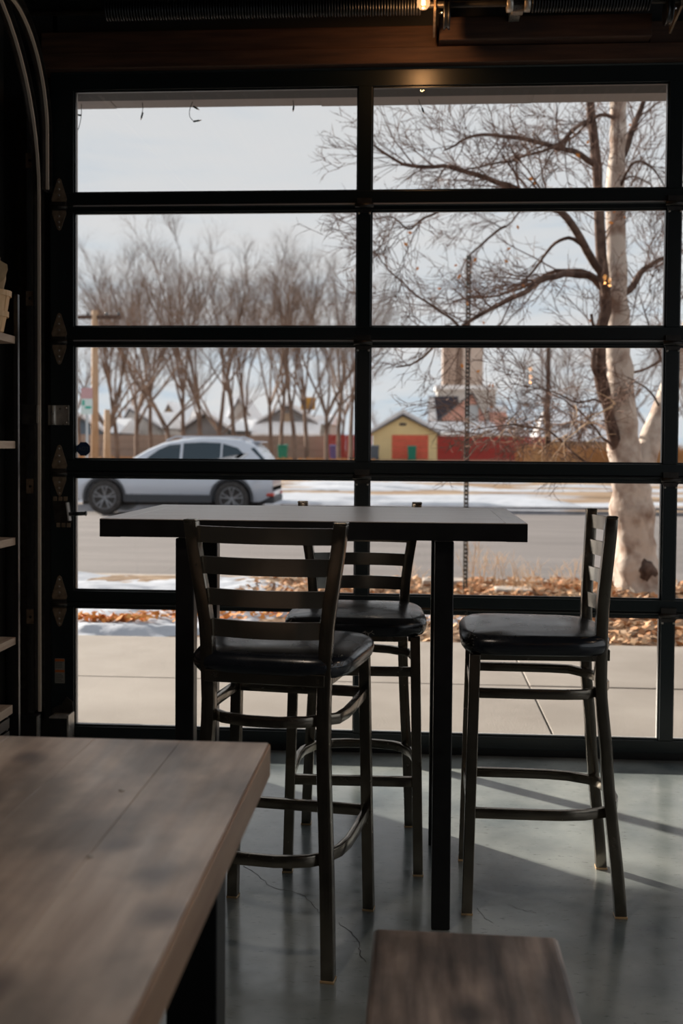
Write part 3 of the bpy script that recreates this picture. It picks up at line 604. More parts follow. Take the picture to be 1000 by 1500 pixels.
# ------------------------------------------------------------------ shelf unit on the left with its contents
SX, SY0, SY1 = -1.372, -1.75, -.80
t = thing('wall_shelf', 'wall shelf unit with pale wooden boards and black end post', 'shelf', (SX, SY1, 0))
MB().box((-.006, -.012, .0), (.008, .004, 1.775)).build('end_post', M['black_steel'], t)
MB().box((-.35, -.012, .0), (-.336, .004, 1.775)).build('end_post', M['black_steel'], t)
for z in (1.632, 1.273, .941, .596):
    MB().box((-.35, SY0-SY1, z-.026), (-.001, -.012, z)).build('shelf_board', M['shelf_wood'], t, bevel=.002)
t = thing('slatted_crate', 'low dark slatted crate with a wooden rim under the shelves', 'crate', (-1.376, -.835, 0))
MB().box((-.30, -.75, .335), (0, -.0, .365)).build('crate_rim', M['shelf_wood'], t, bevel=.002)
for k in range(7): MB().box((-.012, -.74, .02+k*.045), (-.004, -.02, .055+k*.045)).build('crate_slat', M['dark_steel'], t)
for y in (-.74, -.03): MB().box((-.03, y, 0), (-.012, y+.02, .335)).build('crate_post', M['black_steel'], t)
MB().box((-.30, -.75, .0), (-.29, -.0, .335)).build('crate_back', M['black_steel'], t)
bx_, by_ = -1.432, -.93
t = thing('wooden_basket', 'pale split wood basket on the top shelf board', 'basket', (bx_, by_, 1.633))
for k in range(16):
    a = R(22.5*k); ca, sa = math.cos(a), math.sin(a); w = .0135
    def P(rad, s_, z): return (rad*ca-s_*w*sa, rad*sa+s_*w*ca, z)
    b = MB(); q = [(.056, .003), (.066, .05), (.074, .10), (.079, .135)]
    vs = []
    for rr, z in q: vs += [P(rr, -1, z), P(rr, 1, z), P(rr+.003, 1, z), P(rr+.003, -1, z)]
    b.add(vs, [(i*4+j, i*4+(j+1) % 4, (i+1)*4+(j+1) % 4, (i+1)*4+j) for i in range(3) for j in range(4)]+[(3,2,1,0), (12,13,14,15)])
    b.build('basket_slat', M['basket_wood'], t)
for z, rr in ((.128, .0815), (.06, .0725)):
    MB().lathe([(rr, -.009), (rr+.004, -.009), (rr+.005, .009), (rr+.001, .009)], 28, (0, 0, z)).build('basket_band', M['basket_wood'], t) if False else None
    b = MB(); n = 32; vs = []
    for j in range(n):
        a = 2*math.pi*j/n
        for r2_, z2 in ((rr, -.009), (rr+.004, -.009), (rr+.005, .009), (rr+.001, .009)): vs.append((r2_*math.cos(a), r2_*math.sin(a), z+z2))
    b.add(vs, [(j*4+k, j*4+(k+1) % 4, ((j+1) % n)*4+(k+1) % 4, ((j+1) % n)*4+k) for j in range(n) for k in range(4)]); b.build('basket_band', M['basket_wood'], t)
MB().lathe([(.001, .002), (.058, .002), (.058, .006), (.001, .006)], 20).build('basket_floor', M['basket_wood'], t)
t = thing('paper_bag', 'crumpled brown paper bag standing in the wooden basket', 'paper bag', (bx_, by_, 1.642))
b = MB(); n = 12; rows = 9; vs = []
for i in range(rows):
    z = i*.245/(rows-1)*.92
    for j in range(n):
        a = 2*math.pi*j/n; rr = .048+.022*(i/rows)+rnd.uniform(-.004, .004)+(.012*math.sin(a*3+1) if i > 5 else 0)
        vs.append((rr*math.cos(a), rr*math.sin(a), z+(rnd.uniform(-.02, .01) if i == rows-1 else 0)))
b.add(vs, [(i*n+j, i*n+(j+1) % n, (i+1)*n+(j+1) % n, (i+1)*n+j) for i in range(rows-1) for j in range(n)]+[tuple(range(n))[::-1]])
b.build('bag_body', M['paper'], t)
b = MB()
for k in range(9):
    a = rnd.uniform(0, 6.28); b.tube([(.02*math.cos(a), .02*math.sin(a), .10), (.045*math.cos(a), .045*math.sin(a), .19), (.062*math.cos(a), .062*math.sin(a), .235)], [.006, .008, .002], 6)
b.build('bag_contents', M['leaf_b'], t)

# ================================================================== HIGH TABLE
TX0, TX1, TY0, TY1, TZ = -.82, .285, -1.685, -.985, 1.07
t = thing('high_table', 'dark wooden bar height table with black square steel legs', 'table', ((TX0+TX1)/2, (TY0+TY1)/2, 0))
ox, oy = (TX0+TX1)/2, (TY0+TY1)/2
hx, hy = (TX1-TX0)/2, (TY1-TY0)/2
nP = 5; pw = 2*hy/nP
for k in range(nP):
    MB().box((-hx+.055, -hy+k*pw+.0002, TZ-.046), (hx-.055, -hy+(k+1)*pw-.0002, TZ)).build('plank', M['table_wood'], t, bevel=.0006, seg=1)
for s in (-1, 1):
    MB().box((s*(hx-.0542), -hy, TZ-.048), (s*hx, hy, TZ)).build('end_board', M['table_wood_end'], t, bevel=.0015)
MB().box((-hx, -hy-.0012, TZ-.047), (hx, -hy, TZ-.002)).build('edge_strip', M['black_steel'], t, label='near black front edge of the tabletop')
b = MB()
for y in (-hy+.09, hy-.12): b.box((-hx+.12, y, TZ-.052), (hx-.13, y+.03, TZ-.0465))
for x in (-hx+.13, hx-.16): b.box((x, -hy+.06, TZ-.052), (x+.03, hy-.06, TZ-.0465))
b.build('steel_frame', M['black_steel'], t)
for x, y in ((-.6025, -1.63), (.076, -1.63), (-.648, -1.045), (.076, -1.03)):
    MB().box((x-ox-.0245, y-oy-.0245, .002), (x-ox+.0245, y-oy+.0245, TZ-.052)).build('leg', M['black_steel'], t, bevel=.003)

# ================================================================== BAR STOOLS
def lerp_prof(prof, z):
    for (za, a), (zb, b_) in zip(prof, prof[1:]):
        if za <= z <= zb: u = (z-za)/(zb-za); u = u*u*(3-2*u)*.5+u*.5; return a+(b_-a)*u
    return prof[-1][1] if z > prof[-1][0] else prof[0][1]
PX = [(0, .172), (.62, .144), (.80, .149), (1.085, .187)]       # half distance between rear posts
PY = [(0, -.222), (.42, -.182), (.62, -.164), (.80, -.164), (1.085, -.180)]   # fore-aft (front is +y)
def make_stool(label, loc, rz, group):
    t = thing('bar_stool', label, 'bar stool', loc, rz, group)
    # seat cushion
    b = MB(); nr = 40
    def outline(s, a):
        ex = 5.0; c, s_ = math.cos(a), math.sin(a)
        q = (abs(c)**ex+abs(s_)**ex)**(-1/ex); x, y = q*c, q*s_
        wx = .211+.008*y
        return x*wx*s, y*.204*s+.010
    rings = [(0.90, .706), (.955, .707), (.985, .716), (1.0, .730), (.995, .743), (.965, .753), (.90, .760), (.65, .767), (.3, .770)]
    vs = []
    for s, z in rings:
        for j in range(nr):
            x, y = outline(s, 2*math.pi*j/nr); vs.append((x, y, z+.003*math.sin(x*18)*(.3 if s < .9 else 0)))
    vs.append((0, .012, .7705))
    fs = [(i*nr+j, i*nr+(j+1) % nr, (i+1)*nr+(j+1) % nr, (i+1)*nr+j) for i in range(len(rings)-1) for j in range(nr)]
    fs += [tuple(range(nr))[::-1]]+[((len(rings)-1)*nr+j, (len(rings)-1)*nr+(j+1) % nr, len(vs)-1) for j in range(nr)]
    b.add(vs, fs, True); seat = b.build('seat', M['vinyl'], t)
    for sx_, sy in ((1, 1), (1, -1), (-1, 1)):
        b = MB()
        x0, y0 = outline(1.0, math.atan2(sy, sx_))
        for k in range(26):
            p = Vector((x0*.97+rnd.uniform(-.014, .014), .012+(y0-.012)*.97+rnd.uniform(-.014, .014), .752+rnd.uniform(-.022, .010)))
            q = p+Vector((rnd.uniform(-.007, .007), rnd.uniform(-.007, .007), rnd.uniform(-.004, .01)))
            b.tube([p, q], [.0011, .0006], 4, cap=False)
        b.build('frayed_corner', M['foam_thread'], seat, label='frayed worn threads at the seat corner')
    # seat frame
    b = MB(); b.sweep([(-.155, .17, .703), (.155, .17, .703)], .02, .03)
    for s in (-1, 1): b.sweep([(s*.168, .17, .703), (s*.150, -.175, .703)], .02, .03)
    b.sweep([(-.15, -.178, .703), (.15, -.178, .703)], .02, .03); b.build('seat_frame', M['gun_steel'], t, bevel=.002)
    # front legs
    for s in (-1, 1):
        b = MB(); b.hexa([(s*.193-.0145, .190-.0145, .004), (s*.193+.0145, .190-.0145, .004), (s*.193+.0145, .190+.0145, .004), (s*.193-.0145, .190+.0145, .004)],
                         [(s*.178-.0145, .175-.0145, .705), (s*.178+.0145, .175-.0145, .705), (s*.178+.0145, .175+.0145, .705), (s*.178-.0145, .175+.0145, .705)])
        leg = b.build('leg', M['gun_steel'], t, bevel=.002)
        MB().box((s*.193-.0155, .190-.0155, 0), (s*.193+.0155, .190+.0155, .006)).build('foot_glide', M['glide'], leg, bevel=.001)
    # rear legs running up into the back posts
    for s in (-1, 1):
        pts = []
        for k in range(23):
            z = .004+k*(1.078-.004)/22; pts.append((s*lerp_prof(PX, z), lerp_prof(PY, z), z))
        b = MB(); b.sweep(pts, .032, .032, up=(0, 1, 0)); leg = b.build('leg', M['gun_steel'], t, bevel=.003, smooth=True)
        x, y = s*lerp_prof(PX, 0), lerp_prof(PY, 0)
        MB().box((x-.017, y-.017, 0), (x+.017, y+.017, .006)).build('foot_glide', M['glide'], leg, bevel=.001)
        x, y, z = s*lerp_prof(PX, 1.08), lerp_prof(PY, 1.08), 1.076
        MB().box((x-.0165, y-.0165, z), (x+.0165, y+.0165, z+.007)).build('post_cap', M['gun_steel'], leg, bevel=.003)
    # four curved ladder slats
    for zc, hh in ((1.047, .040), (.972, .042), (.895, .040), (.819, .042)):
        pts = []; w = lerp_prof(PX, zc)-.014; y0 = lerp_prof(PY, zc)
        for k in range(9):
            u = -1+k/4; pts.append((u*w, y0-.026*(1-u*u), zc))
        b = MB(); b.sweep(pts, .010, hh, up=(0, 0, 1)); b.build('back_slat', M['slat_steel'], t, smooth=True)
    # two rings: straight front bar and a bowed band running round behind the rear legs
    for nm, z, hh in (('stretcher_ring', .600, .026), ('foot_ring', .275, .028)):
        fx = .193-.015*z/.705; fy = .190-.015*z/.705; rx = lerp_prof(PX, z)-.02; ry = lerp_prof(PY, z)
        b = MB(); b.sweep([(-fx, fy, z), (fx, fy, z)], .018, hh*1.05)
        half = [(fx, fy, z), (fx, .02, z), (fx-.002, -.06, z), (fx-.012, -.12, z), (rx+.004, ry+.012, z), (rx-.022, ry-.010, z), (rx-.06, ry-.022, z), (.04, ry-.030, z)]
        pts = half+[(-x, y, z_) for x, y, z_ in half[::-1]]
        b.sweep(pts, .018, hh); b.build(nm, M['gun_steel'], t, bevel=.003, smooth=True)
    return t
G = 'metal ladder back bar stools around the high table'
s0 = make_stool('bar stool with its back to the camera, nearest to the high table front', (-.334, -1.700, 0), R(-8), G)
s1 = copy_tree(s0, (-.178, -1.100, 0), R(180+1.0), 'bar stool behind the high table with its back to the glass door')
s2 = copy_tree(s0, (.343, -1.352, 0), R(90-1), 'bar stool seen from the side at the right end of the high table')

# ================================================================== FOREGROUND TABLE AND BENCH
t = thing('dining_table', 'pale knotty plank dining table filling the lower left foreground', 'table', (-.70, -3.4, 0))
tx1 = -.249; ty1 = -2.618; pw = .152
for k in range(6):
    x1 = tx1+.70-k*pw; b = MB().box((x1-pw+.0002, -1.3, .692), (x1-.0002, ty1+3.4, .75))
    b.build('plank', M['pine'], t, bevel=.0009, seg=2)
MB().box((tx1+.70-.0001, -1.3, .692), (tx1+.70+.004, ty1+3.4, .747)).build('edge_band', M['edge_wood'], t, bevel=.002, label='darker brown side edge')  # separate browner strip along the plank sides
MB().box((tx1+.70-6*pw, ty1+3.4, .692), (tx1+.70+.003, ty1+3.404, .747)).build('edge_band', M['edge_wood'], t, bevel=.002)
for x in (-.36, .36):
    for y in (-1.1, .62):
        MB().box((x-.04, y-.04, .001), (x+.04, y+.04, .692)).build('leg', M['black_steel'], t, bevel=.003)
b = MB(); b.box((-.36, -1.1, .63), (-.33, .62, .6915)); b.box((.33, -1.1, .63), (.36, .62, .6915)); b.box((-.36, .58, .63), (.36, .60, .6915)); b.build('apron', M['black_steel'], t)
for (px, py) in ((178, 1157), (132, 1254)):
    g = ground(px, py, .7508); tt = MB().lathe([(.0045, 0), (.0042, .0008), (.0015, .0012)], 14).build('wax_spot', M['white_trim'], t, loc=(g.x+.70, g.y+3.4, .7503), label='small pale wax drip on the planks')
t = thing('plank_bench', 'narrow worn plank bench beside the foreground table', 'bench', (.09, -3.2, 0))
b = MB(); b.box((-.154, -.75, .405), (.1535, .558, .45)); b.move(lambda v: Vector((v.x, v.y-.012*abs(v.x/.15)**4*(1 if v.y > 0 else 0)+.004*math.sin(v.x*31)*(v.y > 0), v.z)))
b.build('seat_plank', M['bench_pine'], t, bevel=.010, seg=3)
for y in (-.6, .40): 
    MB().box((-.12, y, .001), (-.08, y+.04, .405)).build('leg', M['black_steel'], t, bevel=.002); MB().box((.08, y, .001), (.12, y+.04, .405)).build('leg', M['black_steel'], t, bevel=.002)
    MB().box((-.08, y+.005, .37), (.08, y+.035, .404)).build('cross_bar', M['black_steel'], t)
#OUTDOORS#
# ================================================================== OUTSIDE: soffit, ground, street
sf = struct(MB().box((-3.4, .30, 2.95), (5.4, .76, 3.15)).build('roof_overhang', M['soffit'], label='flat roof overhang outside above the door'))
for k in range(9): MB().box((-3.4+k*.98+.001, .31, 2.868+(k % 3)*.002), (-2.42+k*.98-.001, .70, 2.95)).build('soffit_panel', M['soffit'], sf)
# sidewalk slabs
sw = struct(MB().box((-14, .30, -.30), (16, 2.86, -.078)).build('sidewalk', M['curb'], label='pale concrete sidewalk of large slabs outside the door'))
ys = [(.06, 1.545), (1.555, 2.86)]
xs = [-6.2, -3.3, .637, 2.45, 4.3]
for k in range(len(xs)-1):
    for a, c in ys:
        MB().box((xs[k]+.004, a+.004, -.12), (xs[k+1]-.004, c-.004, -.05+rnd.uniform(-.002, .002))).build('slab', M['sidewalk'], sw, bevel=.004, seg=1)
MB().box((DX0, -.02, -.119), (DX1, .055, .0)).build('door_sill', M['curb'], sw)

def ground_grid(name, x0, x1, y0, y1, nx, ny, fz, m_, kind='structure', label=None):
    b = MB(); vs = [(x0+(x1-x0)*i/nx, y0+(y1-y0)*j/ny, fz(x0+(x1-x0)*i/nx, y0+(y1-y0)*j/ny)) for j in range(ny+1) for i in range(nx+1)]
    b.add(vs, [(j*(nx+1)+i, j*(nx+1)+i+1, (j+1)*(nx+1)+i+1, (j+1)*(nx+1)+i) for j in range(ny) for i in range(nx)], True)
    return b.build(name, m_, kind=kind, label=label)
def ns(x, y, s=1.0, o=0): return mnoise.noise(Vector((x*s+o, y*s-o, o*.7)))
def strip_z(x, y): return -.075+.03*ns(x, y, 1.5)+.015*ns(x, y, 6, 3)
ground_grid('verge', -9, 12, 2.87, 6.58, 150, 40, strip_z, M['soil'], label='bare soil verge between sidewalk and street')
def snow_mesh(x0, x1, y0, y1, nx, ny, fmask, base, hgt, name, label, m_='snow'):
    "snow lies where the mask is positive; its edge tapers into the ground"
    b = MB(); idx = {}; vs = []; fs = []
    def z(x, y):
        mk = fmask(x, y); return base(x, y)+min(1, max(-.15, mk)*3)*hgt+ns(x, y, 7)*hgt*.2
    for j in range(ny+1):
        for i in range(nx+1):
            x = x0+(x1-x0)*i/nx; y = y0+(y1-y0)*j/ny; idx[i, j] = len(vs); vs.append((x, y, z(x, y)))
    for j in range(ny):
        for i in range(nx):
            x = x0+(x1-x0)*(i+.5)/nx; y = y0+(y1-y0)*(j+.5)/ny
            if fmask(x, y) > -.05: fs.append((idx[i, j], idx[i+1, j], idx[i+1, j+1], idx[i, j+1]))
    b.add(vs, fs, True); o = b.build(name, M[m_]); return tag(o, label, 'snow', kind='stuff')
snow_mesh(-4.6, .4, 2.80, 4.9, 130, 60, lambda x, y: min((y-2.90)*2, (4.75-y)*1.2, .5)+.55*ns(x, y, 1.6, 5)-.28*max(0, (x+1.6))+.12*ns(x, y, 9), strip_z, .05,
          'snow_patch', 'wind crusted snow patch on the verge at the lower left pane')
snow_mesh(-7, .2, 4.9, 6.5, 130, 40, lambda x, y: .35*ns(x, y, 1.3, 9)-.05-.1*(x+1), strip_z, .035, 'snow_patch', 'thin broken snow remnants along the kerb side of the verge')
# leaf litter
def leaves(name, label, n, fpos, size, m_, zf=strip_z, lift=.012):
    b = MB(); vs = []; fs = []
    for _ in range(n):
        x, y = fpos(); s_ = size*rnd.uniform(.6, 1.3); a = rnd.uniform(0, 6.28); t1, t2 = rnd.uniform(-.7, .7), rnd.uniform(-.7, .7)
        ux = Vector((math.cos(a), math.sin(a), t1)).normalized()*s_; uy = Vector((-math.sin(a), math.cos(a), t2)).normalized()*s_*.65
        c = Vector((x, y, zf(x, y)+lift+rnd.random()*.03)); up = Vector((0, 0, s_*rnd.uniform(.1, .45)))
        o = len(vs); vs += [c-ux, c-uy*.9+up*.4, c+ux+up, c+uy*.9+up*.5]; fs += [(o, o+1, o+2, o+3)]
    b.add(vs, fs); return tag(b.build(name, M[m_]), label, 'leaves', kind='stuff')
def pos_right():
    while True:
        x, y = rnd.uniform(-1.6, 4.6), rnd.uniform(2.95, 6.5)
        if rnd.random() < min(1, .62+.4*ns(x, y, 1.2, 2)-(.9 if x < -.5 and y < 4.3 else 0)+.22*(x > .4)): return x, y
leaves('leaf_litter', 'carpet of fallen orange brown leaves covering the verge on the right', 5200, pos_right, .040, 'leaf_a')
leaves('leaf_litter', 'darker brown curled leaves mixed through the litter on the verge', 2600, pos_right, .036, 'leaf_b')
def pos_clump():
    c = rnd.choice([(-2.25, 3.35, .16), (-1.95, 3.55, .2), (-1.7, 3.8, .2), (-2.1, 3.3, .12), (-1.35, 4.05, .25), (-1.0, 3.6, .3), (-.5, 3.9, .35)])
    return rnd.gauss(c[0], c[2]), rnd.gauss(c[1], c[2]*.35)
leaves('leaf_clump', 'orange leaves scattered on the snow patch at the lower left pane', 620, pos_clump, .033, 'leaf_orange', zf=lambda x, y: strip_z(x, y)+.045)
# stone edging blocks by the tree
for k, (px, py, w, lab) in enumerate(((778, 893, .34, 'pinkish stone edging block under the tree, leftmost of the row'), (838, 897, .36, 'middle stone edging block at the tree foot'), (915, 899, .40, 'stone edging block right of the tree foot'), (982, 900, .3, 'last stone edging block toward the right door mullion'))):
    g = at(px, py, 4.15)
    b = MB().box((-w/2, -.09, -.07), (w/2, .09, .05)); o = b.build('edging_block', M['block_stone'], bevel=.02, seg=2, loc=(g.x, 4.15+.02*k, -.085), )
    o.rotation_euler = (0, 0, R(rnd.uniform(-5, 5))); tag(o, lab, 'stone', 'edging blocks by the tree')
for k, (px, Y, w, lab) in enumerate(((650, 6.2, .42, 'flat pale stone among the leaves left of the tree'), (752, 5.6, .34, 'flat grey stone slab in the leaves beside the tree'))):
    g = at(px, 862, Y); o = MB().box((-w/2, -.14, -.04), (w/2, .14, .03)).build('flat_stone', M['curb'], bevel=.015, loc=(g.x, Y, -.055)); tag(o, lab, 'stone')
# dry stalks sticking out of the verge
for k, (px, top, Y, lab) in enumerate(((692, 742, 5.4, 'tallest bleached weed stalks beside the dark sign post'), (757, 806, 5.2, 'dry weed stalks below the right corner of the high table'), (735, 800, 5.9, 'dry weed stalks between the sign post and the table corner'),
        (781, 812, 5.5, 'dry weed stalks just right of the high table corner'), (600, 815, 5.6, 'dry weed stalks seen left of the right table leg'), (848, 812, 6.0, 'dry weed stalks behind the back posts of the right bar stool'),
        (706, 800, 6.1, 'low dry weed stalks at the kerb behind the sign post'), (815, 830, 5.8, 'short dry weed stalks halfway from table corner to the tree'))):
    a = at(px, 850, Y); b = MB()
    for q in range(9):
        x0 = rnd.uniform(-.07, .07); h = (at(px, top, Y).z+.07)*rnd.uniform(.45, 1.0); dx = rnd.uniform(-.12, .12)
        b.tube([(x0, rnd.uniform(-.05, .05), 0), (x0+dx*.4, 0, h*.6), (x0+dx, rnd.uniform(-.05, .05), h)], [.0035, .003, .0012], 4, cap=False)
        for w in range(3):
            zz = h*rnd.uniform(.5, .9); b.tube([(x0+dx*.7, 0, zz), (x0+dx*.7+rnd.uniform(-.08, .08), rnd.uniform(-.05, .05), zz+.08)], [.002, .001], 3, cap=False)
    o = b.build('weed_tuft', M['dry_stalk'], loc=(a.x, Y, strip_z(a.x, Y))); tag(o, lab, 'weeds', 'dry weed tufts on the verge')
# street
struct(MB().box((-40, 6.60, -.35), (40, 6.78, -.09)).build('kerb', M['curb'], bevel=.015, label='concrete kerb on the near side of the street'))
def rot_y(x): return 18.9+.10*x      # far side of the street runs slightly askew
b = MB(); b.add([(-60, 6.78, -.2), (60, 6.78, -.2), (60, rot_y(60), -.2), (-60, rot_y(-60)+1.5, -.2)], [(0, 1, 2, 3)])
struct(b.build('street', M['asphalt'], label='pale grey asphalt street'))
struct(MB().box((-40, 6.79, -.2), (40, 7.15, -.192)).build('gutter', M['curb'], label='concrete gutter strip along the near kerb'))
b = MB(); b.sweep([(-45, rot_y(-45)+1.4, -.15), (-4, 20.0, -.15), (45, rot_y(45), -.15)], .18, .17); struct(b.build('far_kerb', M['roof_grey'], label='kerb on the far side of the street'))
def fz(x, y):
    t_ = min(1, max(0, (y-20)/62)); return -.12+.40*t_**1.1+(.05*ns(x, y, .25, 4) if y > 21.5 else 0)
ground_grid('field', -60, 60, 19.9, 320, 90, 200, lambda x, y: fz(x, y)-(.3 if y < 20.2 and x > -2 else 0)*0, M['field'], label='dry grass field with drifts of snow across the street')
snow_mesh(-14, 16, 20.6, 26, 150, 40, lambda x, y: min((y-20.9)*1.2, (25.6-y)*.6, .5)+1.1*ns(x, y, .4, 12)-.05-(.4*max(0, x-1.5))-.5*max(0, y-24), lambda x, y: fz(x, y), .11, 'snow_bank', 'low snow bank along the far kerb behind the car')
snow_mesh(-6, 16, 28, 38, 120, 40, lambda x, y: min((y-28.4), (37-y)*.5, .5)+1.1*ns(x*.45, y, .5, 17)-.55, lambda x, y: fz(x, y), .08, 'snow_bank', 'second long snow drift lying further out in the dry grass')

# ------------------------------------------------------------------ bare trees
def limb_pts(p, d, length, k, wob, rg, droop=0.0):
    pts = [p.copy()]; dd = d.normalized()
    for _ in range(k):
        dd = (dd+Vector((rg.gauss(0, wob), rg.gauss(0, wob), rg.gauss(0, wob)+droop))).normalized(); pts.append(pts[-1]+dd*(length/k))
    return pts
def raw_tube(vs, fs, pts, r0, r1, n):
    k = len(pts); o = len(vs); up = None
    for i, p in enumerate(pts):
        d = pts[min(i+1, k-1)]-pts[max(i-1, 0)]
        if d.length < 1e-9: d = Vector((0, 0, 1))
        d = d.normalized(); up = d.orthogonal().normalized() if up is None else (up-d*up.dot(d)).normalized()
        w = d.cross(up); r_ = r0+(r1-r0)*i/(k-1)
        for j in range(n):
            a = 6.2832*j/n; vs.append(p+up*(math.cos(a)*r_)+w*(math.sin(a)*r_))
    fs += [(o+i*n+j, o+i*n+(j+1) % n, o+(i+1)*n+(j+1) % n, o+(i+1)*n+j) for i in range(k-1) for j in range(n)]
def branch_out(vs, fs, pts, r0, levels, rg, lvl=0):
    "side shoots along pts; levels = [(count, length, spread deg, seg, sides, upbias)]"
    if lvl >= len(levels): return
    cnt, ln, sp, seg, sides, ub = levels[lvl]; k = len(pts)
    for c in range(cnt):
        t_ = rg.uniform(.26, 1.0); f_ = t_*(k-1); i = min(int(f_), k-2); p = pts[i].lerp(pts[i+1], f_-i)
        d = (pts[i+1]-pts[i]).normalized(); ax = d.orthogonal().normalized(); ax = Matrix.Rotation(rg.uniform(0, 6.28), 3, d) @ ax
        nd = (Matrix.Rotation(R(rg.uniform(sp*.5, sp*1.2)), 3, ax) @ d); nd.z += ub; nd.normalize()
        L_ = ln*rg.uniform(.55, 1.15)*(1.1-.5*t_); rr = max((.0019 if ln < 1.2 else .010) if lvl == len(levels)-1 else (.0030 if ln < 1.2 else .014), r0*(1-.75*t_)*rg.uniform(.40, .58))
        q = limb_pts(p, nd, L_, seg, .11, rg); raw_tube(vs, fs, q, rr, rr*.35, sides); branch_out(vs, fs, q, rr, levels, rg, lvl+1)
def far_tree_mesh(seed, h, crown0, spread):
    rg = random.Random(seed); vs = []; fs = []
    tr_ = limb_pts(Vector((0, 0, 0)), Vector((rg.uniform(-.08, .08), rg.uniform(-.05, .05), 1)), h*crown0, 4, .04, rg)
    raw_tube(vs, fs, tr_, h*.013, h*.009, 6)
    crown_vs, crown_fs = [], []
    for c in range(rg.choice([5, 6, 6])):
        a = rg.uniform(0, 6.28); d = Vector((math.cos(a)*spread, math.sin(a)*spread, 1)).normalized()
        q = limb_pts(tr_[-1] if c else tr_[-2], d, h*(1-crown0)*rg.uniform(.8, 1.02), 7, .10, rg, .03); raw_tube(crown_vs, crown_fs, q, h*.0065, h*.0015, 4)
        branch_out(crown_vs, crown_fs, q, h*.006, [(7, h*.26, 40, 4, 3, .34), (6, h*.13, 42, 3, 3, .26), (5, h*.085, 45, 2, 3, .2), (2, h*.055, 45, 2, 3, .15)], rg)
    out = []
    for nm, v_, f_ in (('trunk', vs, fs), ('crown', crown_vs, crown_fs)):
        me = bpy.data.meshes.new(nm); me.from_pydata([tuple(v) for v in v_], [], f_); me.materials.append(M['far_bark']); me.update(); out.append(me)
    return out
FT = [far_tree_mesh(s_, 14, c_, sp_) for s_, c_, sp_ in ((11, .22, .55), (23, .30, .40), (37, .16, .70), (51, .34, .32))]
trees = [ # px, top py, Y, variant, label
 (152, 372, 64, 2, 'broad bare tree behind the parking sign'), (200, 352, 68, 0, 'wide bare tree over the snowy roofs left of the car'), (248, 345, 66, 2, 'dense crowned bare tree above the hood of the car'),
 (293, 335, 70, 0, 'tallest bare tree above the car roof'), (345, 395, 74, 3, 'slender bare tree right of the tallest one'), (398, 410, 78, 1, 'thin bare tree left of the dark gabled house'),
 (432, 372, 66, 3, 'upright bare tree in front of the dark gable'), (478, 366, 68, 0, 'bare tree beside the orange board'), (513, 392, 72, 1, 'bare tree next to the middle door mullion'),
 (118, 440, 80, 1, 'bare tree at the left edge of the glass'),
 (172, 400, 74, 3, 'slender bare tree just right of the parking sign tree'), (222, 385, 76, 3, 'slender bare tree between the two wide left trees'), (270, 380, 80, 3, 'slender bare tree over the low grey house'), (318, 372, 76, 3, 'slender bare tree right above the car windows'),
 (364, 430, 84, 3, 'short slender bare tree over the small steep house'), (412, 400, 80, 3, 'slender bare tree over the white house'), (450, 392, 84, 3, 'slender bare tree crossing the orange board'), (496, 385, 78, 3, 'slender bare tree over the red fence end'), (325, 470, 92, 2, 'low bare tree behind the grey gabled house'), (455, 470, 100, 1, 'distant low bare tree behind the dark gable'),
 (500, 470, 104, 1, 'faint bare tree behind the red fence'), (178, 470, 104, 0, 'faint bare tree far behind the snowy roofs'),
 (562, 590, 110, 0, 'small bush like bare tree left of the yellow garage'), (806, 500, 84, 1, 'dark bare tree standing before the red fence end'),
 (850, 470, 100, 2, 'hazy bare tree behind the big tree'), (905, 455, 110, 0, 'faint wide bare tree behind the pale trunk'), (960, 470, 100, 2, 'bare tree behind the leaning right trunk'), (745, 575, 130, 1, 'small far bare tree behind the brick house'), (1010, 440, 96, 0, 'bare tree beyond the right door mullion')]
for px, py, Y, v, lab in trees:
    g = at(px, 660, Y); top = at(px, py, Y); zb = fz(g.x, Y); sc_ = (top.z-zb)/14.2
    t = thing('bare_tree', lab, 'tree', (g.x, Y, zb), rnd.uniform(0, 6.28), 'bare trees across the field'); t.scale = (sc_, sc_, sc_)
    link('trunk', FT[v][0], t); link('crown', FT[v][1], t)

# ------------------------------------------------------------------ the big tree by the kerb
BT = thing('street_tree', 'big multi stemmed bare tree with pale trunk beside the kerb', 'tree', (2.04, 5.75, -.09))
BO = Vector((2.04, 5.75, -.09))
def path(pts): return [at(px, py, Y)-BO for px, py, Y in pts]
def smooth_path(P, n=4):
    out = []
    for i in range(len(P)-1):
        p0, p1, p2, p3 = P[max(i-1, 0)], P[i], P[i+1], P[min(i+2, len(P)-1)]
        for k in range(n):
            t_ = k/n; out.append(.5*((2*p1)+(p2-p0)*t_+(2*p0-5*p1+4*p2-p3)*t_*t_+(3*p1-p0-3*p2+p3)*t_**3))
    out.append(P[-1]); return out
def trunk_mesh(name, pts, radii, m_, label=None, n=16, knob=.06):
    P = smooth_path(path(pts)); k = len(P); b = MB()
    rs = [radii[min(int(i/(k-1)*(len(radii)-1)), len(radii)-2)]+(radii[min(int(i/(k-1)*(len(radii)-1)), len(radii)-2)+1]-radii[min(int(i/(k-1)*(len(radii)-1)), len(radii)-2)])*(i/(k-1)*(len(radii)-1)-min(int(i/(k-1)*(len(radii)-1)), len(radii)-2)) for i in range(k)]
    b.tube(P, rs, n)
    b.v = [tuple(Vector(v)+Vector((mnoise.noise(Vector(v)*6), mnoise.noise(Vector(v)*6+Vector((9, 0, 0))), 0))*rs[min(i//n, k-1)]*knob*3) for i, v in enumerate(b.v)]
    o = b.build(name, m_, BT, label=label); return P, rs
Y0 = 5.75
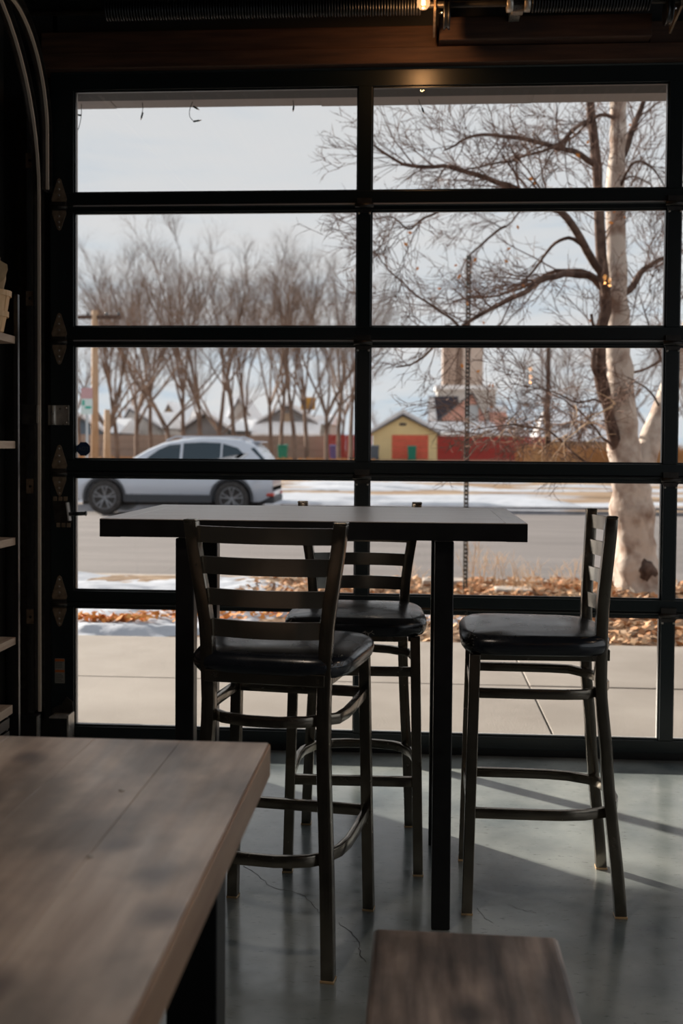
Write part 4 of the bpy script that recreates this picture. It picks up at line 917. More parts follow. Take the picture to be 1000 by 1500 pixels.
TR = [(934, 868, Y0), (932, 845, Y0), (930, 800, Y0), (926, 750, Y0), (922, 705, Y0), (913, 640, Y0), (908, 560, Y0), (905, 480, Y0), (903, 390, Y0), (901, 300, Y0), (904, 220, Y0), (906, 145, Y0), (908, 40, Y0)]
P1, r1_ = trunk_mesh('trunk', TR, [.245, .215, .185, .185, .17, .135, .12, .105, .088, .082, .078, .072, .06], M['bark_pale'], n=20, knob=.10)
ST2 = [(921, 705, Y0), (905, 660, Y0-.05), (893, 610, Y0-.15), (882, 565, Y0-.2), (879, 500, Y0-.25), (888, 440, Y0-.25), (878, 350, Y0-.3), (876, 270, Y0-.3), (868, 190, Y0-.35), (862, 130, Y0-.4), (858, 40, Y0-.4)]
P2, r2_ = trunk_mesh('stem', ST2, [.085, .06, .05, .064, .042, .052, .047, .044, .038, .034, .03], M['bark_dark'], 'darker second stem left of the pale trunk', n=12, knob=.12)
ST3 = [(932, 705, Y0), (948, 660, Y0+.1), (966, 610, Y0+.2), (984, 560, Y0+.3), (1004, 500, Y0+.4), (1026, 420, Y0+.5), (1040, 330, Y0+.55), (1062, 230, Y0+.7), (1070, 130, Y0+.8)]
P3, r3_ = trunk_mesh('stem', ST3, [.11, .11, .10, .09, .08, .065, .05, .032, .012], M['bark_pale'], 'leaning right hand stem forking from the trunk foot', n=12)
# burl at the foot
b = MB().ball((0, 0, 0), .11, 9); b.v = [tuple(Vector(v)*(1+.35*mnoise.noise(Vector(v)*22))) for v in b.v]
g = at(943, 836, Y0-.13)-BO; b.build('burl', M['bark_dark'], BT, loc=g, label='dark knotty burl near the trunk foot')
limbs = [
 ([(888, 440, Y0-.25), (880, 400, Y0-.45), (850, 350, Y0-.7), (820, 310, Y0-.9), (785, 292, Y0-1.0), (745, 272, Y0-1.1), (700, 256, Y0-1.2), (650, 246, Y0-1.3), (600, 243, Y0-1.4), (572, 228, Y0-1.5), (545, 212, Y0-1.55)], .042, .007),
 ([(886, 430, Y0-.25), (868, 410, Y0-.3), (840, 402, Y0-.5), (800, 408, Y0-.7), (770, 425, Y0-.8), (735, 445, Y0-.9), (700, 462, Y0-1), (665, 485, Y0-1.1), (640, 503, Y0-1.15), (612, 528, Y0-1.2), (580, 540, Y0-1.3)], .036, .006),
 ([(884, 415, Y0-.25), (850, 398, Y0-.2), (815, 400, Y0-.1), (775, 418, Y0), (730, 432, Y0+.1), (690, 436, Y0+.2), (650, 445, Y0+.3)], .026, .005),
 ([(852, 358, Y0-.68), (832, 350, Y0-.66), (812, 358, Y0-.6), (795, 376, Y0-.55), (780, 396, Y0-.5), (762, 416, Y0-.5), (742, 430, Y0-.5)], .018, .006),
 ([(876, 248, Y0-.3), (850, 228, Y0-.5), (820, 216, Y0-.7), (780, 208, Y0-.9), (740, 200, Y0-1.1), (705, 198, Y0-1.2), (675, 208, Y0-1.3), (650, 222, Y0-1.4)], .030, .006),
 ([(868, 175, Y0-.35), (850, 182, Y0-.5), (825, 204, Y0-.7), (795, 222, Y0-.9), (760, 232, Y0-1.0), (715, 240, Y0-1.2), (670, 250, Y0-1.3)], .022, .005),
 ([(904, 178, Y0), (880, 168, Y0-.15), (862, 182, Y0-.3), (838, 202, Y0-.45), (812, 222, Y0-.6)], .020, .007),
 ([(908, 430, Y0), (922, 425, Y0), (936, 402, Y0+.1), (955, 388, Y0+.2), (985, 374, Y0+.3)], .040, .018),
 ([(908, 235, Y0), (918, 215, Y0+.1), (928, 185, Y0+.2), (942, 150, Y0+.3), (958, 110, Y0+.4)], .040, .018),
 ([(905, 280, Y0), (925, 240, Y0-.2), (945, 238, Y0-.3), (965, 255, Y0-.35), (985, 290, Y0-.4)], .016, .005),
 ([(906, 268, Y0), (928, 258, Y0+.2), (950, 268, Y0+.3), (970, 300, Y0+.4)], .012, .004),
 ([(903, 150, Y0), (890, 140, Y0-.1), (876, 128, Y0-.2), (850, 90, Y0-.3)], .020, .01),
 ([(672, 478, Y0-1.1), (655, 462, Y0-1.1), (622, 442, Y0-1.2), (590, 415, Y0-1.2), (565, 388, Y0-1.3), (545, 362, Y0-1.3)], .013, .003),
 ([(740, 330, Y0+1.2), (700, 362, Y0+1), (680, 385, Y0+.9), (672, 410, Y0+.8)], .014, .004),
 ([(800, 285, Y0+1.2), (770, 300, Y0+1.2), (740, 332, Y0+1.2), (718, 325, Y0+1.2), (695, 312, Y0+1.2)], .013, .003),
 ([(720, 285, Y0-1.2), (680, 298, Y0-1.3), (645, 308, Y0-1.4), (612, 328, Y0-1.5), (598, 335, Y0-1.5), (575, 318, Y0-1.6), (550, 322, Y0-1.7)], .014, .004),
 ([(893, 600, Y0-.15), (870, 585, Y0-.6), (845, 590, Y0-1.0), (815, 575, Y0-1.3), (780, 566, Y0-1.5), (745, 560, Y0-1.6)], .012, .003),
 ([(905, 660, Y0-.05), (880, 640, Y0-.3), (860, 612, Y0-.6), (835, 592, Y0-.9), (800, 572, Y0-1.2)], .014, .004),
 ([(918, 690, Y0), (880, 692, Y0-.5), (850, 672, Y0-.9), (815, 640, Y0-1.3), (775, 625, Y0-1.6), (735, 622, Y0-1.8), (690, 632, Y0-2)], .013, .004),
 ([(895, 630, Y0-.1), (860, 618, Y0+.5), (820, 622, Y0+1), (780, 618, Y0+1.4), (740, 640, Y0+1.8)], .016, .005),
 ([(878, 560, Y0-.2), (868, 535, Y0-.3), (872, 500, Y0-.35), (866, 460, Y0-.4)], .028, .012),
 ([(905, 555, Y0), (930, 545, Y0+.2), (955, 535, Y0+.2), (980, 520, Y0+.3)], .018, .006),
 ([(984, 560, Y0+.3), (965, 520, Y0+.2), (950, 480, Y0+.1), (938, 440, Y0)], .016, .004),
 ([(968, 600, Y0+.2), (950, 572, Y0+.1), (935, 560, Y0-.1), (920, 552, Y0-.3)], .012, .004),
]
rg = random.Random(99); tv, tf = [], []
for pts, r0, r1x in limbs:
    P = smooth_path(path(pts), 3); k = len(P)
    P = [p+Vector((0, mnoise.noise(p*3)*.05, mnoise.noise(p*5+Vector((3, 0, 0)))*.03)) for p in P]
    b = MB(); b.tube(P, [r0+(r1x-r0)*i/(k-1) for i in range(k)], 7, cap=False); b.build('branch', M['bark_dark'], BT)
    ln = sum((P[i+1]-P[i]).length for i in range(k-1))
    branch_out(tv, tf, P, r0*.8, [(int(5+ln*6.5), .75, 46, 7, 3, .10), (5, .38, 42, 5, 3, .05), (3, .2, 42, 3, 3, 0), (1, .10, 40, 2, 3, 0)], rg)
for P, r_ in ((P1, .02), (P2, .025), (P3, .02)):
    Q = P[len(P)//3:]; branch_out(tv, tf, Q, r_, [(17, 1.1, 55, 9, 3, .18), (6, .5, 42, 5, 3, .05), (3, .25, 42, 3, 3, 0), (1, .12, 40, 2, 3, 0)], rg)
me = bpy.data.meshes.new('twigs'); me.from_pydata([tuple(v) for v in tv], [], tf); me.materials.append(M['twig']); me.update()
o = link('twigs', me, BT, kind='stuff')
# pale dangling water sprouts low on the tree
b = MB()
for _ in range(34):
    p = at(rnd.uniform(700, 905), rnd.uniform(590, 650), Y0-rnd.uniform(0, 1.8))-BO; d = Vector((rnd.uniform(-1, .4), rnd.uniform(-.3, .3), rnd.uniform(-.9, .3)))
    q = limb_pts(p, d, rnd.uniform(.15, .5), 5, .18, rnd, -.05); b.tube(q, [.006-.0008*i for i in range(6)], 4, cap=False)
b.build('sprouts', M['dry_stalk'], BT, kind='stuff')
b = MB()
for _ in range(36):
    px, py, Y = rnd.choice([(900, 330), (905, 180), (735, 350), (680, 400), (560, 350), (840, 250), (690, 440), (880, 470), (720, 560), (940, 300), (780, 240), (640, 430)])+(Y0-.3,)
    c = at(px+rnd.gauss(0, 26), py+rnd.gauss(0, 26), Y+rnd.uniform(-.6, .6))-BO; s_ = rnd.uniform(.016, .03); a = rnd.uniform(0, 6.28)
    u_ = Vector((math.cos(a), .3, math.sin(a)))*s_; w = Vector((-math.sin(a), .2, math.cos(a)))*s_*.6
    b.add([c-u_, c-w, c+u_, c+w], [(0, 1, 2, 3)])
b.build('clinging_leaves', M['leaf_orange'], BT, kind='stuff')

# ------------------------------------------------------------------ sign post, parking sign, utility poles
g = at(681, 858, 5.72); h = at(679, 374, 5.72).z-strip_z(g.x, 5.72)
t = thing('sign_post', 'tall dark perforated steel sign post standing in the leaves', 'post', (g.x, 5.72, strip_z(g.x, 5.72)))
b = MB()
for k in range(80):
    z = k*h/80; b.box((-.020, 0, z), (-.006, .004, z+h/80)); b.box((.006, 0, z), (.020, .004, z+h/80)); b.box((-.006, 0, z), (.006, .004, z+h/80*.62))
b.v = [tuple(v) for v in b.v]; b.build('post_face', M['steel_post'], t)
MB().box((-.022, -.022, 0), (-.019, .003, h)).build('post_flange', M['steel_post'], t); MB().box((.019, -.022, 0), (.022, .003, h)).build('post_flange', M['steel_post'], t)
g = at(127, 660, 21.2)
t = thing('parking_sign', 'small white parking sign with red top and green mark on a pale post', 'sign', (g.x, 21.2, fz(g.x, 21.2)))
zt, zm, zb = (at(127, y, 21.2).z-fz(g.x, 21.2) for y in (568, 584, 607))
MB().box((-.025, .005, 0), (.025, .04, zt+.03)).build('sign_pole', M['pale_metal'], t)
MB().box((-.14, -.004, zm), (.14, .004, zt)).build('sign_top', M['sign_pink'], t); MB().box((-.14, -.004, zb), (.14, .004, zm-.004)).build('sign_plate', M['sign_white'], t)
MB().box((-.11, -.008, zm-.16), (-.05, -.004, zm-.04)).build('sign_mark', M['sign_green'], t); MB().box((-.04, -.008, zm-.24), (.11, -.004, zm-.18)).build('sign_mark', M['sign_green'], t)
for px, pt, Y, w, lab, arm in ((139, 455, 40, .16, 'orange brown utility pole with crossarm left of the car', 1), (157, 600, 34, .13, 'short orange timber post beside the utility pole', 0), (801, 500, 60, .17, 'dark utility pole with lamp right of the brick house', 1)):
    g = at(px, 668, Y); zb = fz(g.x, Y); h = at(px, pt, Y).z-zb
    t = thing('utility_pole', lab, 'pole', (g.x, Y, zb)); MB().tube([(0, 0, 0), (0, 0, h)], [w, w*.8], 10).build('pole', M['utility_wood'] if px < 500 else M['bark_dark'], t)
    if arm:
        MB().box((-.9, -.08, h-.35), (1.1, .04, h-.2)).build('crossarm', M['bark_dark'], t)
        for x in (-.8, -.3, .5, 1.0): MB().lathe([(.05, 0), (.07, .06), (.04, .14)], 8, (x, -.02, h-.2)).build('insulator', M['dark_pane'], t)

# ------------------------------------------------------------------ the parked car
def car():
    WX, YC = at(157, 745, 18.9).x+.20, 18.9
    X0 = WX-.86; t = thing('parked_car', 'silver blue estate car parked facing left on the far side of the street', 'car', (X0, YC, -.2))
    top = [(0, .62), (.06, .78), (.35, .93), (.8, 1.0), (1.15, 1.06), (1.45, 1.22), (1.75, 1.40), (2.05, 1.535), (2.4, 1.61), (2.8, 1.645), (3.3, 1.64), (3.75, 1.60), (3.98, 1.53), (4.1, 1.42), (4.26, 1.22), (4.34, 1.02), (4.40, .80), (4.41, .62)]
    def T(x):
        for (a, za), (c, zc) in zip(top, top[1:]):
            if a <= x <= c: return za+(zc-za)*(x-a)/(c-a)
        return top[-1][1]
    def belt(x): return min(T(x)-.03, 1.0+.045*(x/4.5))
    def wid(x): return .915*(1-max(0, (.55-x)/.55)**2.6*.34)*(1-max(0, (x-3.9)/.51)**2.6*.22)
    xs_ = [0, .05, .15, .35, .6, .9, 1.15, 1.3, 1.45, 1.6, 1.75, 1.9, 2.05, 2.25, 2.5, 2.8, 3.1, 3.4, 3.65, 3.85, 3.98, 4.1, 4.18, 4.26, 4.34, 4.385, 4.41]
    def section(x):
        w, tz, bz = wid(x), T(x), belt(x); zb = .30+max(0, (.25-x))*.3+max(0, x-4.15)*.5
        g_ = tz-bz; rw = w*.97-min(g_, .62)*.42
        side = [(w*.93, zb), (w*.99, zb+.14), (w, .62 if .62 > zb+.15 else zb+.2), (w*.995, min(bz-.06, .84)), (w*.965, bz), (rw+.02, tz-.05 if g_ > .1 else bz+.01), (rw*.88, tz-.008), (rw*.5, tz+.008)]
        return side+[(-a, z) for a, z in side[::-1]]
    b = MB(); ns_ = 16; vs = []
    for x in xs_: vs += [(x, a, z) for a, z in section(x)]
    fs = [(i*ns_+j, i*ns_+(j+1) % ns_, (i+1)*ns_+(j+1) % ns_, (i+1)*ns_+j) for i in range(len(xs_)-1) for j in range(ns_)]+[tuple(range(ns_))[::-1], tuple(range((len(xs_)-1)*ns_, len(xs_)*ns_))]
    b.add(vs, fs, True); body = b.build('body', M['car_paint'], t, smooth=True)
    WB = (.86, 3.56)
    for wx in WB:
        c = MB().lathe([(.415, -1.2), (.415, -.62)], 28, (wx, 0, .365), 'y').build('cut', M['car_paint'])
        c2 = MB().lathe([(.415, .62), (.415, 1.2)], 28, (wx, 0, .365), 'y').build('cut', M['car_paint'])
        for q in (c, c2):
            q.location = (X0, YC, -.2); md = body.modifiers.new('cut', 'BOOLEAN'); md.operation = 'DIFFERENCE'; md.object = q; md.solver = 'EXACT'
    bpy.context.view_layer.update()
    me = bpy.data.meshes.new_from_object(body.evaluated_get(bpy.context.evaluated_depsgraph_get())); body.modifiers.clear(); body.data = me
    for q in [o for o in COL.objects if o.name.startswith('cut')]: bpy.data.objects.remove(q)
    def side_y(x, z):
        w, tz, bz = wid(x), T(x), belt(x); g_ = tz-bz; rw = w*.97-min(g_, .62)*.42
        if z <= bz: return w*.985
        u = (z-bz)/max(.05, (tz-.05-bz)); return w*.965+(rw+.02-w*.965)*min(1, u)
    def side_panel(name, outline, m_, off=.008, parent=t, sides=(-1, 1), label=None):
        for s in sides:
            b = MB(); n = len(outline)
            # fan of small strips so the panel follows the body
            c = (sum(p[0] for p in outline)/n, sum(p[1] for p in outline)/n); rings = []
            for f in (1, .66, .33): rings += [(c[0]+(x-c[0])*f, c[1]+(z-c[1])*f) for x, z in outline]
            rings.append(c); V = [(x, s*(side_y(x, z)+off), z) for x, z in rings]
            F_ = [(i*n+j, i*n+(j+1) % n, (i+1)*n+(j+1) % n, (i+1)*n+j) for i in range(2) for j in range(n)]+[(2*n+j, 2*n+(j+1) % n, 3*n) for j in range(n)]
            b.add(V, F_, True); b.build(name, m_, parent, label=label)
    # side glazing: front door, rear door, quarter light
    side_panel('front_window', [(1.62, 1.05), (2.44, 1.07), (2.44, 1.50), (2.2, 1.48), (1.98, 1.38), (1.78, 1.23)], M['car_glass'])
    side_panel('rear_window', [(2.50, 1.07), (3.30, 1.09), (3.30, 1.53), (2.9, 1.545), (2.50, 1.52)], M['car_glass'])
    side_panel('quarter_window', [(3.34, 1.09), (3.52, 1.12), (3.80, 1.30), (3.66, 1.43), (3.34, 1.52)], M['car_glass'])
    side_panel('window_trim', [(1.50, 1.035), (3.55, 1.06), (3.90, 1.31), (3.86, 1.33), (3.53, 1.085), (1.52, 1.052)], M['chrome'], off=.012)
    # windscreen and back glass
    def cross_glass(name, xa, xb, m_, lab=None):
        b = MB(); V = []
        for x in (xa, (xa+xb)/2, xb):
            w, tz, bz = wid(x), T(x), belt(x); g_ = tz-bz; rw = max(.2, w*.97-min(g_, .62)*.42)*.86
            for k in range(7): u = -1+k/3; V.append((x, rw*u, tz+.014-.02*abs(u)**3))
        b.add(V, [(i*7+j, i*7+j+1, (i+1)*7+j+1, (i+1)*7+j) for i in range(2) for j in range(6)], True); b.build(name, m_, t, label=lab)
    cross_glass('windscreen', 1.22, 1.98, M['car_glass']); cross_glass('back_glass', 4.03, 4.31, M['car_glass_pale'])
    side_panel('rear_pillar_glass', [(3.93, 1.42), (4.01, 1.44), (4.24, 1.20), (4.18, 1.17)], M['car_glass'])
    # lower cladding, wheel arch rings, doors seams, handles
    side_panel('sill_cladding', [(1.28, .28), (3.14, .28), (3.14, .44), (1.28, .44)], M['car_trim'], off=.016)
    for wx in WB:
        for s in (-1, 1):
            b = MB(); V = []; n = 16
            for k in range(n+1):
                a = R(-8+196*k/n)
                for rr in (.412, .465): V.append((wx+rr*math.cos(a), s*(wid(wx)+.012), .365+rr*math.sin(a)))
            for k in range(n+1):
                a = R(-8+196*k/n); V.append((wx+.412*math.cos(a), s*(wid(wx)-.10), .365+.412*math.sin(a)))
            b.add(V, [(2*k, 2*k+1, 2*k+3, 2*k+2) for k in range(n)]+[(2*k, 2*k+2, 2*n+3+k, 2*n+2+k) for k in range(n)]); b.build('wheel_arch', M['car_trim'], t)
            w = bpy.data.objects.new('wheel', None); COL.objects.link(w); w.parent = t; w.location = (wx, s*.80, .365)
            y0, y1 = (-.11, .11)
            MB().lathe([(.235, y0*.8), (.265, y0), (.345, y0), (.365, y0*.7), (.365, y1*.7), (.345, y1), (.265, y1), (.235, y1*.8)], 32, axis='y').build('tyre', M['tyre'], w)
            b = MB()
            for k in range(5):
                a = R(90+72*k)
                for da in (-.20, .20):
                    d0 = Vector((math.cos(a+da*.3), 0, math.sin(a+da*.3))); d1 = Vector((math.cos(a+da), 0, math.sin(a+da)))
                    b.sweep([d0*.035+Vector((0, s*.085, 0)), d1*.225+Vector((0, s*.10, 0))], .03, .03, up=(0, 1, 0))
            b.lathe([(.0, s*.09), (.05, s*.10), (.05, s*.07)], 12, axis='y')
            n = 28; V = []
            for k in range(n):
                a = 6.2832*k/n
                for rr, yy in ((.218, s*.06), (.245, s*.112), (.228, s*.112)): V.append((rr*math.cos(a), yy, rr*math.sin(a)))
            b.add(V, [(k*3+j, k*3+j+1, ((k+1) % n)*3+j+1, ((k+1) % n)*3+j) for k in range(n) for j in range(2)]); b.build('rim', M['rim'], w)
            MB().lathe([(.001, s*.02), (.215, s*.02), (.215, s*.03), (.001, s*.03)], 20, axis='y').build('brake_disc', M['car_trim'], w)
    def seam(pts):
        for s in (-1, 1):
            MB().tube([(x, s*(side_y(x, z)+.002), z) for x, z in pts], .006, 4).build('door_seam', M['car_trim'], t)
    seam([(1.42, 1.04), (1.38, .7), (1.45, .45)]); seam([(2.47, 1.06), (2.48, .45)]); seam([(3.32, 1.07), (3.3, .85), (3.18, .72), (3.14, .45)])
    for x in (2.30, 3.14):
        for s in (-1, 1): MB().box((x-.09, s*(wid(x)+.0), .90), (x+.09, s*(wid(x)+.03), .925)).build('door_handle', M['car_paint'], t, bevel=.008)
    for s in (-1, 1):
        MB().ball((1.62, s*1.0, 1.09), .10, 6, (.8, 1.05, .7)).build('mirror', M['car_paint'], t)
        MB().sweep([(2.1, s*.58, 1.575), (2.3, s*.56, 1.66), (3.6, s*.55, 1.665), (3.8, s*.56, 1.59)], .03, .03).build('roof_rail', M['car_paint'], t)
        MB().box((4.12, s*.62, .86), (4.40, s*.875, .97)).build('tail_lamp', M['red_lamp'], t, bevel=.02)
        MB().box((.03, s*.50, .66), (.28, s*.84, .78)).build('head_lamp', M['head_lamp'], t, bevel=.03)
        MB().box((4.28, s*.55, .42), (4.43, s*.80, .48)).build('reflector', M['red_lamp'], t, bevel=.01)
    MB().box((4.16, -.72, .26), (4.44, .72, .44)).build('rear_bumper', M['car_trim'], t, bevel=.05)
    MB().box((-.02, -.66, .28), (.25, .66, .46)).build('front_bumper', M['car_trim'], t, bevel=.06)
    MB().box((3.9, -.50, 1.545), (4.12, .50, 1.575)).build('roof_spoiler', M['car_paint'], t, bevel=.01)
    MB().box((.3, -.6, .2), (4.1, .6, .32)).build('underbody', M['tyre'], t)
    return t
car()

# ------------------------------------------------------------------ fences, bins, houses
def fence(name, label, px0, px1, Y, ztop, m_, Yb=None, w=.22, ph=None):
    a = at(px0, 660, Y); c = at(px1, 660, Yb or Y); L_ = (Vector((c.x, c.y))-Vector((a.x, a.y))).length
    ang = math.atan2(c.y-a.y, c.x-a.x); zb = fz(a.x, a.y)-.1; t = thing(name, label, 'fence', (a.x, a.y, zb), ang); n = int(L_/w)
    base = MB().box((.01, 0, .03), (w-.01, .03, ztop)).build('fence_board', m_, t)
    for k in range(1, n):
        link('fence_board', base.data, t, loc=(k*w, rnd.uniform(-.01, .01), rnd.uniform(-.03, .03)))
    MB().box((0, .03, .4), (n*w, .08, .5)).build('fence_rail', m_, t); MB().box((0, .03, ztop-.4), (n*w, .08, ztop-.3)).build('fence_rail', m_, t)
fence('wooden_fence', 'long weathered brown board fence behind the parked car', 108, 478, 86, 2.0, M['fence_brown'])
fence('red_fence', 'short red board fence left of the middle door mullion', 476, 548, 84, 2.1, M['fence_red'], w=.24)
fence('red_fence', 'long red board fence right of the yellow garage', 641, 802, 84, 2.05, M['fence_red'], Yb=84, w=.24)
def bin_(px, py, Y, h, w, m_, lab):
    g = at(px, py, Y); zb = fz(g.x, Y); t = thing('wheelie_bin', lab, 'bin', (g.x, Y, zb))
    b = MB(); b.hexa([(-w*.42, -w*.4, .05), (w*.42, -w*.4, .05), (w*.42, w*.4, .05), (-w*.42, w*.4, .05)], [(-w/2, -w/2, h-.08), (w/2, -w/2, h-.08), (w/2, w/2, h-.08), (-w/2, w/2, h-.08)]); b.build('bin_body', m_, t, bevel=.02)
    b = MB(); b.hexa([(-w*.54, -w*.56, h-.08), (w*.54, -w*.56, h-.08), (w*.54, w*.5, h-.08), (-w*.54, w*.5, h-.08)], [(-w*.5, -w*.4, h-.02), (w*.5, -w*.4, h-.02), (w*.5, w*.5, h+.03), (-w*.5, w*.5, h+.03)]); b.build('bin_lid', m_, t)
    for s in (-1, 1): MB().tube([(s*w*.42, w*.38, .10), (s*w*.5, w*.38, .10)], .10, 10).build('bin_wheel', M['tyre'], t)
bin_(414, 668, 80, 1.15, .75, M['bin_green'], 'green wheelie bin in front of the brown fence')
bin_(490, 668, 80, 1.15, .78, M['bin_purple'], 'purple bin in front of the short red fence')
bin_(603, 674, 82.5, 1.15, .72, M['bin_green'], 'green wheelie bin before the red garage door')
bin_(548, 674, 82.5, 1.15, .75, M['bin_grey'], 'dark grey bin left of the yellow garage')
def house(name, label, px0, px1, Y, eave, peak, pkx, wall, roof, depth=7, over=.35, snow=True, gable_m=None, cat='house', zb=None, base=None, wing=None):
    "house with its gable towards the street; pixel extents give true size at depth Y"
    a = at(px0, eave, Y); c = at(px1, eave, Y); p = at(pkx, peak, Y); zg = fz(a.x, Y) if zb is None else zb
    t = thing(name, label, cat, (a.x, Y, zg)); w = c.x-a.x; he = a.z-zg; hp = p.z-zg; xp = p.x-a.x
    b = MB(); b.prism([(0, 0), (w, 0), (w, he), (xp, hp-.12), (0, he)], 'y', 0, depth); b.build('walls', wall, t)
    if gable_m: 
        b = MB(); b.prism([(.15, he), (w-.15, he), (xp, hp-.25)], 'y', -.05, .0); b.build('gable', gable_m, t)
    for s, xe in ((0, -over), (1, w+over)):
        sl = (hp-he)/max(.1, (xp if s == 0 else w-xp)); ze = he-sl*over
        b = MB(); b.prism([(xe, ze), (xp, hp), (xp, hp+.14), (xe, ze+.14)], 'y', -.4, depth+.3); b.build('roof', roof, t)
        if snow:
            q = .26; xa = xe+(xp-xe)*.02; za = ze+.14+(hp-ze)*.02
            b = MB(); b.prism([(xa, za), (xp, hp+.14), (xp, hp+.14+q*1.3), (xa, za+q)], 'y', -.2, depth+.1); b.build('roof_snow', M['roof_snow'], t)
    if wing:
        x1 = at(wing[0], eave, Y).x-a.x; hr = at(0, wing[1], Y).z-zg; xs0, xs1 = sorted((xp, x1))
        b = MB(); b.hexa([(xs0, .6, he-.1), (xs1, .6, he-.1), (xs1, depth, he-.1), (xs0, depth, he-.1)], [(xs0, depth*.55, hr), (xs1, depth*.55, hr), (xs1, depth*.6, hr), (xs0, depth*.6, hr)]); b.build('wing_roof', M['roof_snow'], t)
        MB().box((xs0+.2, 1.0, 0), (xs1-.2, depth-.5, he-.1)).build('wing_wall', wall, t)
    return t, a, w, he, hp, xp
def opening(t, x0, x1, z0, z1, m_, fr=M['white_wall'], nm='window', y=-.03, lab=None):
    f = MB().box((x0-.08, y, z0-.08), (x1+.08, y+.03, z1+.08)).build(nm, fr, t, label=lab); MB().box((x0, y-.03, z0), (x1, y, z1)).build('pane' if nm == 'window' else 'panel', m_, f)
# yellow garage
t, a, w, he, hp, xp = house('yellow_garage', 'small yellow garage with wide red door across the field', 546, 640, 84, 634, 608, 590, M['yellow_wall'], M['roof_grey'], depth=8, over=.3, cat='garage')
def wx_(px, Y, a): return at(px, 650, Y).x-a.x
x0, x1, zt = wx_(574, 84, a), wx_(627, 84, a), at(590, 637, 84).z-fz(a.x, 84)
for k in range(4): MB().box((x0, -.06, .05+k*(zt-.05)/4+.01), (x1, -.02, .05+(k+1)*(zt-.05)/4-.01)).build('door_panel', M['red_door'], t)
MB().box((x0-.12, -.03, zt), (x1+.12, .0, zt+.12)).build('door_frame', M['yellow_wall'], t); MB().box((xp-.28, -.05, hp-.85), (xp+.28, -.01, hp-.65)).build('gable_vent', M['roof_dark'], t)
# dark gabled house, white lower wall
t, a, w, he, hp, xp = house('gabled_house', 'white house with dark grey gable and snowy porch roof', 381, 461, 98, 619, 596, 421, M['white_wall'], M['roof_grey'], depth=9, gable_m=M['grey_wall'], wing=(486, 603))
b = MB(); b.prism([(-1.6, -1.3), (.0, -.1), (.0, .15), (-1.6, -1.05)], 'x', 0, 1); b.v = [(v[0]*(w+1.2)-.6, v[1], v[2]+he) for v in b.v]
b.build('porch_roof', M['roof_snow'], t)
opening(t, .8, 1.5, 1.1, 2.1, M['dark_pane']); opening(t, w-1.9, w-1.0, 1.1, 2.1, M['dark_pane']); MB().box((xp-.3, -.09, he+.1), (xp+.3, -.05, hp-.6)).build('gable_panel', M['tan_wall'], t)
# orange board between the trees
g = at(451, 591, 100); t = thing('orange_board', 'small square orange board on a pole above the dark gable', 'sign', (g.x, 100, fz(g.x, 100)))
zc = g.z-fz(g.x, 100); MB().box((-.7, 0, zc-.6), (.7, .06, zc+.6)).build('board', M['orange_board'], t); MB().box((-.06, .06, 0), (.06, .16, zc+.5)).build('board_pole', M['far_bark'], t)
house('grey_house', 'low grey house with snowy roof right of the car hood', 268, 334, 96, 629, 608, 300, M['grey_wall'], M['roof_grey'], depth=8, wing=(376, 611))
house('small_house', 'small house behind with steep snowy roof between the trees', 336, 368, 118, 612, 585, 350, M['white_wall'], M['roof_grey'], depth=9, wing=(328, 578))
house('blue_house', 'blue grey house with snowy roof at the left edge of the glass', 100, 150, 92, 632, 612, 118, M['blue_wall'], M['roof_grey'], depth=9, wing=(172, 610))
t_, a, w, he, hp, xp = house('long_house', 'long low house with snowy roof behind the orange posts', 176, 232, 100, 625, 600, 190, M['white_wall'], M['roof_grey'], depth=9, wing=(240, 600)); opening(t_, w-2.6, w-.6, .9, 2.0, M['dark_pane'])
house('red_roof_house', 'small tan house with snowy roof above the car roof', 236, 262, 112, 618, 594, 247, M['tan_wall'], M['roof_grey'], depth=9, wing=(272, 590))
t_, a, w, he, hp, xp = house('rust_house', 'rust red shed just right of the small steep house', 340, 382, 110, 624, 616, 362, M['pink_brick'], M['roof_grey'], depth=5)
# brick house with annexes
t, a, w, he, hp, xp = house('brick_house', 'pink brick gabled house behind the long red fence', 648, 710, 98, 612, 576, 691, M['pink_brick'], M['roof_grey'], depth=9, snow=False)
opening(t, wx_(682, 98, a), wx_(699, 98, a), at(0, 612, 98).z-fz(a.x, 98), at(0, 591, 98).z-fz(a.x, 98), M['pale_metal'])
xa, xb = wx_(627, 98, a), wx_(655, 98, a); z0, z1 = at(0, 612, 98).z-fz(a.x, 98), at(0, 577, 98).z-fz(a.x, 98)
b = MB(); b.hexa([(xa, .2, z0), (xb+1.2, .2, z0), (xb+1.2, 8, z0), (xa, 8, z0)], [(xa, .8, z1), (xb+1.0, .8, z1), (xb+1.0, 7, z1), (xa, 7, z1)]); b.build('side_roof', M['roof_dark'], t)
b = MB(); b.hexa([(xa+.05, .1, z0), (xa+.8, .1, z0), (xa+.8, .25, z0), (xa+.05, .25, z0)], [(xa+.05, .65, z1-.1), (xa+.5, .65, z1-.1), (xa+.5, .8, z1-.1), (xa+.05, .8, z1-.1)]); b.build('roof_snow', M['roof_snow'], t)
